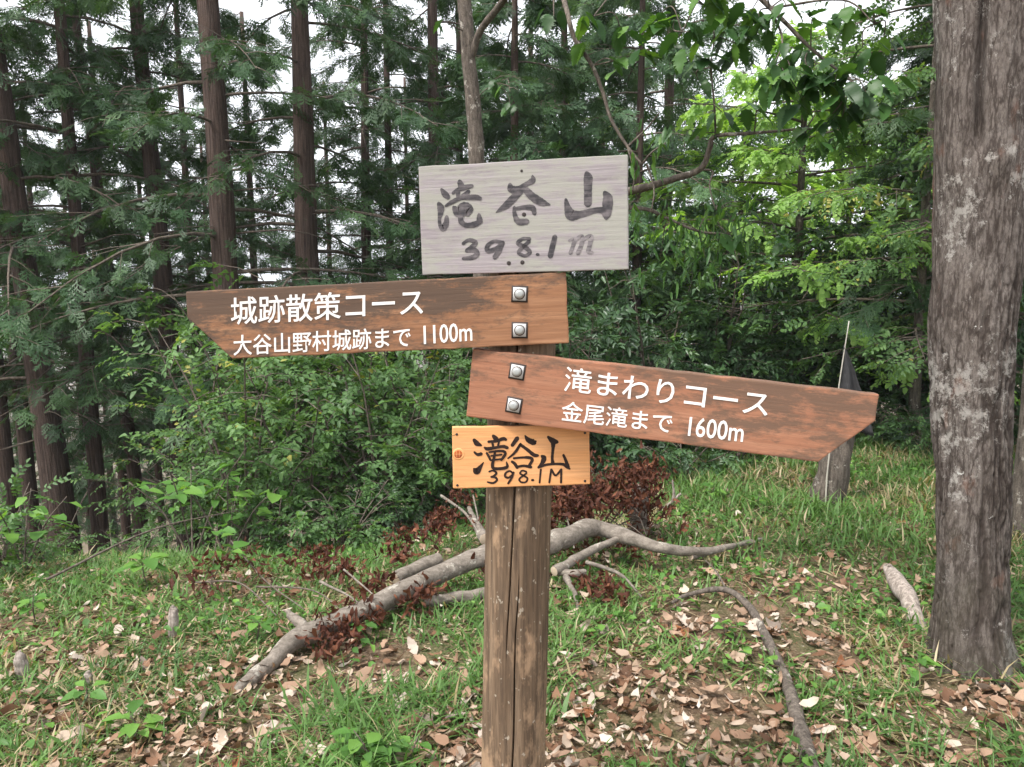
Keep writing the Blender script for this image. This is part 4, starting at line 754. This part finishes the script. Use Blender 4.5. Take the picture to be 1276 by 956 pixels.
# leaning stump with a thin rod and a grey pennant behind the tip of the right arrow
b = on(1025, 628); t_ = at(1048, 545, b[1]); stm = thing('leaning_stump', b, 'grey leaning stump under the tip of the right arrow', 'stump')
wood_piece('stem', [b + (0, 0, -.1), b * .6 + t_ * .4, t_, t_ + (t_ - b) * .35], 0, 0, stm, b, 'sapling', 16, 4, .15) if False else wood_piece('stem', [b + (0, 0, -.1), b * .6 + t_ * .4, t_, t_ + (t_ - b) * .35], [.14, .115, .095, .08], 0, stm, b, 'sapling', 16, 4, .15)
Yf = b[1] - .12; f0 = gp(at(1030, 600, Yf)[0], Yf); rt, rb = at(1058, 400, Yf), at(1034, 560, Yf)
fl = thing('pennant_rod', f0, 'thin rod with a limp dark grey pennant behind the tip of the right arrow', 'pennant')
M['rod'] = plain('pale_rod', (.45, .42, .36), .6); wood_piece('rod', [f0 + (0, 0, -.1), rb, rt], .006, .004, fl, f0, 'rod', 8, 1, 0, False)
s = NT('grey_cloth'); M['cloth'] = s.done(s.mix(s.noise(s.coord((1, 1, 1)), 30, 3), (.035, .035, .038), (.075, .072, .075)), .85, None, .2, 0, .15)
us, vs_ = np.meshgrid(np.linspace(0, 1, 13), np.linspace(0, 1, 19), indexing='ij'); ptop = at(1051, 430, Yf); ax_ = at(1041, 535, Yf) - ptop
wv = vs_ ** .8 * us; side_ = np.array((.26, 0, 0)); Vc = ptop + vs_[..., None] * ax_ + wv[..., None] * side_ + (.045 * np.sin(us * 9 + vs_ * 2) * vs_)[..., None] * np.array((.15, 1, 0)) - (us * .04 * vs_)[..., None] * np.array((0, 0, 1))
i, j = np.meshgrid(np.arange(12), np.arange(18), indexing='ij'); cm = MB().add(Vc - f0, np.stack((i * 19 + j, (i + 1) * 19 + j, (i + 1) * 19 + j + 1, i * 19 + j + 1), -1).reshape(-1, 4)).mesh('cloth', M['cloth'], True); co = link('cloth', cm, fl); sm = co.modifiers.new('thick', 'SOLIDIFY'); sm.thickness = .002
for q, (px, Y, sc, lab) in enumerate(((1140, 7.6, .9, 'leafy evergreen tree above the pennant, left of the big trunk'), (1290, 7.0, 1.0, 'leafy evergreen tree right of the big trunk'), (690, 12, 1.15, 'leafy tree behind the right half of the grey board'))):
    tree('broadleaf_tree', px, 200, 500, Y, .11, lab, BROAD[q % 2], 'leafy evergreen trees', None, 6.0 * sc, sc, 120 + q, 'sapling', stubs=0)
# ------------------------------------------------------------------ grass, weeds, leaf litter
rng = np.random.default_rng(99)
BARE = [(ghit(x, y), r_) for x, y, r_ in ((285, 935, .34), (330, 860, .28), (455, 872, .22), (500, 850, .2), (790, 905, .4), (900, 915, .42), (1080, 915, .3), (985, 800, .22), (850, 790, .2), (110, 825, .25), (1245, 890, .3), (560, 930, .22), (560, 890, .2), (1130, 940, .3), (740, 860, .18), (200, 950, .25), (1040, 840, .2), (60, 900, .12))]
def bare(x, y):
    b = np.zeros_like(x)
    for c, r_ in BARE: b = np.maximum(b, np.exp(-(((x - c[0]) / r_) ** 2 + ((y - c[1]) / (r_ * .9)) ** 2)))
    return b
def field(n, y0, y1, pw=1.0):
    y = y0 + (y1 - y0) * rng.random(n) ** pw; x = (rng.random(n) * 2 - 1) * (.84 * y + 1.3); return x, y
def free(x, y): return np.hypot(x - base[0], y - PY) > PR + .01
x, y = field(390000, 1.7, 9.0, 1.25); dens = .10 + 1.7 * vnoise(x * 2.3, y * 2.3, 6) ** 1.4 * (.3 + 1.1 * vnoise(x * 8, y * 8, 7)) - .8 * bare(x, y) + .35 * sstep(y, 4.0, 5.5)
edge = 4.4 + 1.0 * sstep(x, -1.5, .5) + 2.6 * sstep(x, .3, 3.0); dens = dens * (1 - .75 * sstep(y, edge + .2, edge + 1.4))
m = (rng.random(len(x)) < np.clip(dens, 0, 1) * .70) & free(x, y); x, y = x[m], y[m]; n = len(x); z = gz(x, y) - .005 + np.where(rng.random(n) < .6, .085 * rng.random(n) * vnoise(x * 1.6, y * 1.6, 12), 0)
tall = vnoise(x * 1.6, y * 1.6, 12); L = (.035 + .12 * tall ** 1.3 * rng.random(n) + .05 * rng.random(n)) * (1 + .12 * np.clip(y - 3, 0, 5)); w = (.0018 + .0036 * rng.random(n) ** 1.6) * (1 + .13 * np.clip(y - 2.5, 0, 6)); wide = rng.random(n) < .10; w = np.where(wide, w * 2.0, w)
az = rng.random(n) * 6.28; tl = np.abs(rng.normal(.75, .4, n)); straw = rng.random(n) < .16; tl = np.where(straw, rng.uniform(1.3, 1.6, n), tl); z = np.where(straw, gz(x, y) + .012 * rng.random(n), z); L = np.where(straw, L * 1.3, L); cv = rng.uniform(.1, .9, n); D = np.stack((np.cos(az), np.sin(az), 0 * az), -1); Sd = np.stack((-np.sin(az), np.cos(az), 0 * az), -1); B = np.stack((x, y, z), -1); Zu = np.array((0, 0, 1.))
pt = lambda t: B + (L * t)[:, None] * (Zu * (np.cos(tl) - cv * .45 * t)[:, None] + D * (np.sin(tl) + cv * .75 * t)[:, None])
V = np.stack((B - Sd * w[:, None], B + Sd * w[:, None], pt(.5) - Sd * w[:, None] * .85, pt(.5) + Sd * w[:, None] * .85, pt(1.0)), 1); o5 = (np.arange(n) * 5)[:, None]
tn = np.clip(.1 + .5 * vnoise(x * 1.9, y * 1.9, 14) + .35 * rng.random(n) - .1, 0, .8); tn = np.where(straw | (rng.random(n) < .06 + .38 * sstep(vnoise(x * 1.3 + 8, y * 1.3, 23), .45, .8)), rng.uniform(.86, 1, n), tn)
gmb = MB().add(V.reshape(-1, 3), [o5 + np.array((0, 1, 3, 2)), o5 + np.array((2, 3, 4))], np.repeat(tn, 5))
tag(link('grass', gmb.mesh('grass', M['grass'])), 'fine green grass with dry blades covering the clearing', 'grass', kind='stuff')
# small weeds with round leaves
x, y = field(13000, 1.8, 8.0, 1.2); m = (vnoise(x * 1.7 + 3, y * 1.7, 16) > .5) & (bare(x, y) < .5) & free(x, y); x, y = x[m], y[m]; n = len(x)
hh = rng.uniform(.02, .09, n); Pw = np.stack((x, y, gz(x, y) + hh), -1); a = rng.random(n) * 6.28
tag(link('weeds', place([leaf_simple(.7, .08, .1), leaf_simple(.55, .15, .25)], Pw, np.stack((np.cos(a), np.sin(a), rng.normal(0, .3, n)), -1), np.array((0, 0, 1)) + rng.normal(0, .3, (n, 3)), rng.uniform(.018, .045, n) * (1 + .06 * y), rng).mesh('weeds', M['weed'])), 'small round leaved weeds mixed into the grass', 'weeds', kind='stuff')
# leaf litter
x, y = field(76000, 1.6, 8.5, 1.35); m = (rng.random(len(x)) < .16 + .4 * sstep(vnoise(x * 3.1, y * 3.1, 21), .4, .75) + .6 * bare(x, y)) & free(x, y); x, y = x[m], y[m]; n = len(x); a = rng.random(n) * 6.28
lift = rng.random(n) ** 2 * .045; Pl = np.stack((x, y, gz(x, y) + .004 + lift), -1)
tag(link('leaf_litter', place(LF_LIT, Pl, np.stack((np.cos(a), np.sin(a), rng.normal(0, .22, n)), -1), np.array((0, 0, 1)) + rng.normal(0, .5, (n, 3)), .014 + .068 * rng.random(n) ** 2.2, rng, np.clip(rng.beta(1.6, 1.6, n), 0, 1)).mesh('leaf_litter', M['litter'], True)), 'pale brown leaf litter scattered through the grass', 'leaf litter', kind='stuff')
# the larger fallen leaves, one by one
dead_me = {(c_, k_): MB().add(*LF_DEAD[k_][:2]).mesh('fallen_leaf', m_, True) for c_, m_ in DEADCOL.items() for k_ in range(6)}
LM = [('the post', base), ('the fallen branch', Lp[3]), ('the curved stick', RP[4]), ('the big trunk', on(1215, 850)), ('the lower left corner', on(60, 920)), ('the bottom edge left of the post', on(420, 940)), ('the bottom edge right of the post', on(860, 940)), ('the left stakes', on(150, 810)), ('the lower right corner', on(1240, 940))]
spots = [(1030, 845, 'pale beige', .13), (1010, 805, 'pale beige', .12), (1060, 870, 'pale beige', .11), (845, 760, 'pale beige', .12), (850, 795, 'russet', .10), (835, 800, 'russet', .09), (960, 850, 'pale beige', .11), (935, 790, 'pale beige', .12), (965, 785, 'grey brown', .12), (1115, 885, 'russet', .09), (1235, 870, 'pale beige', .12), (1005, 760, 'pale beige', .09), (870, 745, 'pale beige', .08), (447, 865, 'tan', .12), (500, 885, 'pale beige', .13), (530, 905, 'grey brown', .11), (275, 935, 'pale beige', .13), (180, 950, 'tan', .15), (260, 900, 'pale beige', .12), (150, 795, 'pale beige', .11), (130, 810, 'tan', .12), (100, 830, 'pale beige', .12), (330, 935, 'pale beige', .12), (400, 845, 'tan', .11), (580, 850, 'tan', .12), (590, 910, 'pale beige', .1), (770, 870, 'tan', .12), (715, 880, 'pale beige', .1)]
for q in range(110):
    c, r_ = BARE[rng.integers(0, len(BARE))] if rng.random() < .75 else (gp(*[v[0] for v in field(1, 2.1, 5.0)]), .3)
    g = gp(c[0] + rng.normal(0, r_ * .6), c[1] + rng.normal(0, r_ * .6)); spots.append((g, None, ('pale beige', 'tan', 'russet', 'grey brown')[rng.choice(4, p=(.42, .33, .12, .13))], rng.uniform(.06, .11)))
LEAVES = {}
for x_, y_, c_, sz_ in spots:
    p = ghit(x_, y_) if y_ is not None else x_
    if not free(p[0], p[1]) or p[1] < 1.5: continue
    near = min(LM, key=lambda l: np.hypot(*(l[1][:2] - p[:2]))); o = link('fallen_leaf', dead_me[(c_, int(rng.integers(0, 6)))], None, (p[0], p[1], float(gz(p[0], p[1])) + .012 + .02 * rng.random()), (rng.normal(0, .35), rng.normal(0, .35), rng.uniform(0, 6.28)), sz_ * .9)
    LEAVES.setdefault((c_, near[0]), []).append((float(np.hypot(*(near[1][:2] - p[:2]))), o))
for (c_, near), L_ in LEAVES.items():
    for q, (_, o) in enumerate(sorted(L_, key=lambda v: v[0])): tag(o, f'{c_} dead leaf, {ORD[q] + " " if q else ""}closest to {near}', 'leaf', f'{c_} leaves near {near}')
# broad leaved seedlings
weed_me = [MB().add(*leaf_simple(w_, .10, .2)[:2], t_).mesh('leaf', M['weed'], True) for w_ in (.6, .75) for t_ in (.25, .55, .85)]
def seedling(px, py, h, n, size, label, seed, dY=0., cat='plant', spread=.5, whorl=False):
    r_ = np.random.default_rng(seed); g = on(px, py); b = gp(g[0], g[1]); o = thing('seedling', b, label, cat); nst = max(1, n // 6)
    for s0 in range(nst):
        a0 = r_.uniform(0, 6.28); tip = b + np.array((math.cos(a0) * h * spread * (nst > 1), math.sin(a0) * h * spread * (nst > 1), h * r_.uniform(.8, 1.1))); mid = (b + tip) / 2 + r_.normal(0, .01, 3) + (0, 0, h * .1)
        twig('stalk', [b, mid, tip], .004, .002, o, b, 'twig', 5, seed=seed); pth = spline([b, mid, tip], 12)
        for q in range(n // nst):
            f = 1. if whorl else r_.uniform(.45, 1.0); p = pth[int(f * 11)]; a = q * 2.4 + r_.uniform(-.3, .3); d = np.array((math.cos(a), math.sin(a), r_.uniform(-.25, .3)))
            leaf_at(p + d * size * .25, d, np.array((0, 0, 1)) + r_.normal(0, .2, 3), size * r_.uniform(.75, 1.15), o, b, weed_me[r_.integers(0, 6)]); twig('stalk', [p, p + d * size * .27], .0015, .001, o, b, 'weed', 4, 3)
for a in ((470, 965, .14, 18, .065, 'leafy green seedling with round leaves at the bottom edge left of the post', 1), (435, 955, .09, 8, .06, 'small bright round leaved seedling at the bottom edge', 2), (500, 965, .12, 12, .06, 'round leaved seedling closest to the post at the bottom edge', 3),
          (165, 925, .10, 8, .085, 'broad leaved light green seedling at lower left', 4), (110, 885, .08, 6, .07, 'flat green seedling above the lower left corner', 5), (185, 735, .22, 10, .11, 'broad leaved seedling in front of the left cypress trunks', 6), (45, 780, .15, 8, .07, 'yellow green seedling at the left edge', 7),
          (750, 800, .09, 10, .05, 'bright green seedling right of the post', 8), (905, 800, .10, 12, .05, 'green seedling under the bend of the curved stick', 9), (890, 625, .14, 8, .08, 'light green seedling below the right arrow', 10), (1140, 850, .12, 10, .06, 'grassy seedling left of the big trunk', 11), (262, 735, .30, 14, .10, 'light green seedling above the russet leaf cluster', 12),
          (450, 800, .08, 6, .06, 'small seedling just below the fallen branch', 13), (945, 640, .15, 8, .07, 'seedling at the edge of the grass below the right arrow tip', 14), (1000, 960, .08, 6, .05, 'tiny seedling at the bottom edge by the curved stick', 15), (320, 800, .10, 8, .06, 'seedling left of the lower end of the fallen branch', 16)):
    seedling(*a)
for px, Y, h_, n_, sz, lab, sd in ((235, 4.9, .75, 30, .12, 'tall broad leaved sapling at the left edge of the shrubs', 41), (20, 4.4, .55, 30, .11, 'bright green broad leaved sapling at the left edge', 42), (280, 5.1, .72, 22, .13, 'broad leaved sapling in front of the shrub under the left arrow', 43), (340, 5.3, .5, 14, .11, 'broad leaved sapling behind the russet leaf cluster', 44)):
    pp = at(px, 600, Y); g = gp(pp[0], Y); q_ = None
    r_ = np.random.default_rng(sd); o = thing('broadleaf_sapling', g, lab, 'plant')
    for s0 in range(4):
        a0 = s0 * 1.6 + r_.uniform(-.3, .3); tip = g + np.array((math.cos(a0) * h_ * .5, math.sin(a0) * h_ * .4, h_ * r_.uniform(.7, 1.1))); mid = (g + tip) / 2 + (0, 0, h_ * .12); twig('stalk', [g, mid, tip], .007, .003, o, g, 'twig', 6, seed=sd); pth = spline([g, mid, tip], 12)
        for q in range(n_ // 4):
            p = pth[int(r_.uniform(.5, 1.0) * 11)]; a = q * 2.4 + r_.uniform(-.3, .3); d = np.array((math.cos(a), math.sin(a), r_.uniform(-.3, .2))); leaf_at(p + d * sz * .3, d, np.array((0, 0, 1)) + r_.normal(0, .2, 3), sz * r_.uniform(.7, 1.15), o, g, weed_me[r_.integers(0, 6)])
            twig('stalk', [p, p + d * sz * .32], .0018, .001, o, g, 'weed', 4, 3)
# grass tuft growing against the post

# ------------------------------------------------------------------ haze over the valley
hz = NT('haze_air'); vol = hz.n('VolumePrincipled', 0, Color=(.88, .93, 1.0, 1), Density=.0009)
ho = hz.t.nodes.new('ShaderNodeOutputMaterial'); hz.t.links.new(vol, ho.inputs[1])
hv = [(x * 2700, y * 2700, z) for z in (-52, 13) for x, y in ((-1, -1), (1, -1), (1, 1), (-1, 1))]
tag(link('haze', MB().add(hv, np.array(((3, 2, 1, 0), (4, 5, 6, 7), (0, 1, 5, 4), (1, 2, 6, 5), (2, 3, 7, 6), (3, 0, 4, 7)))).mesh('haze', hz.m)), 'pale spring haze filling the air over the valley', 'haze', kind='stuff')
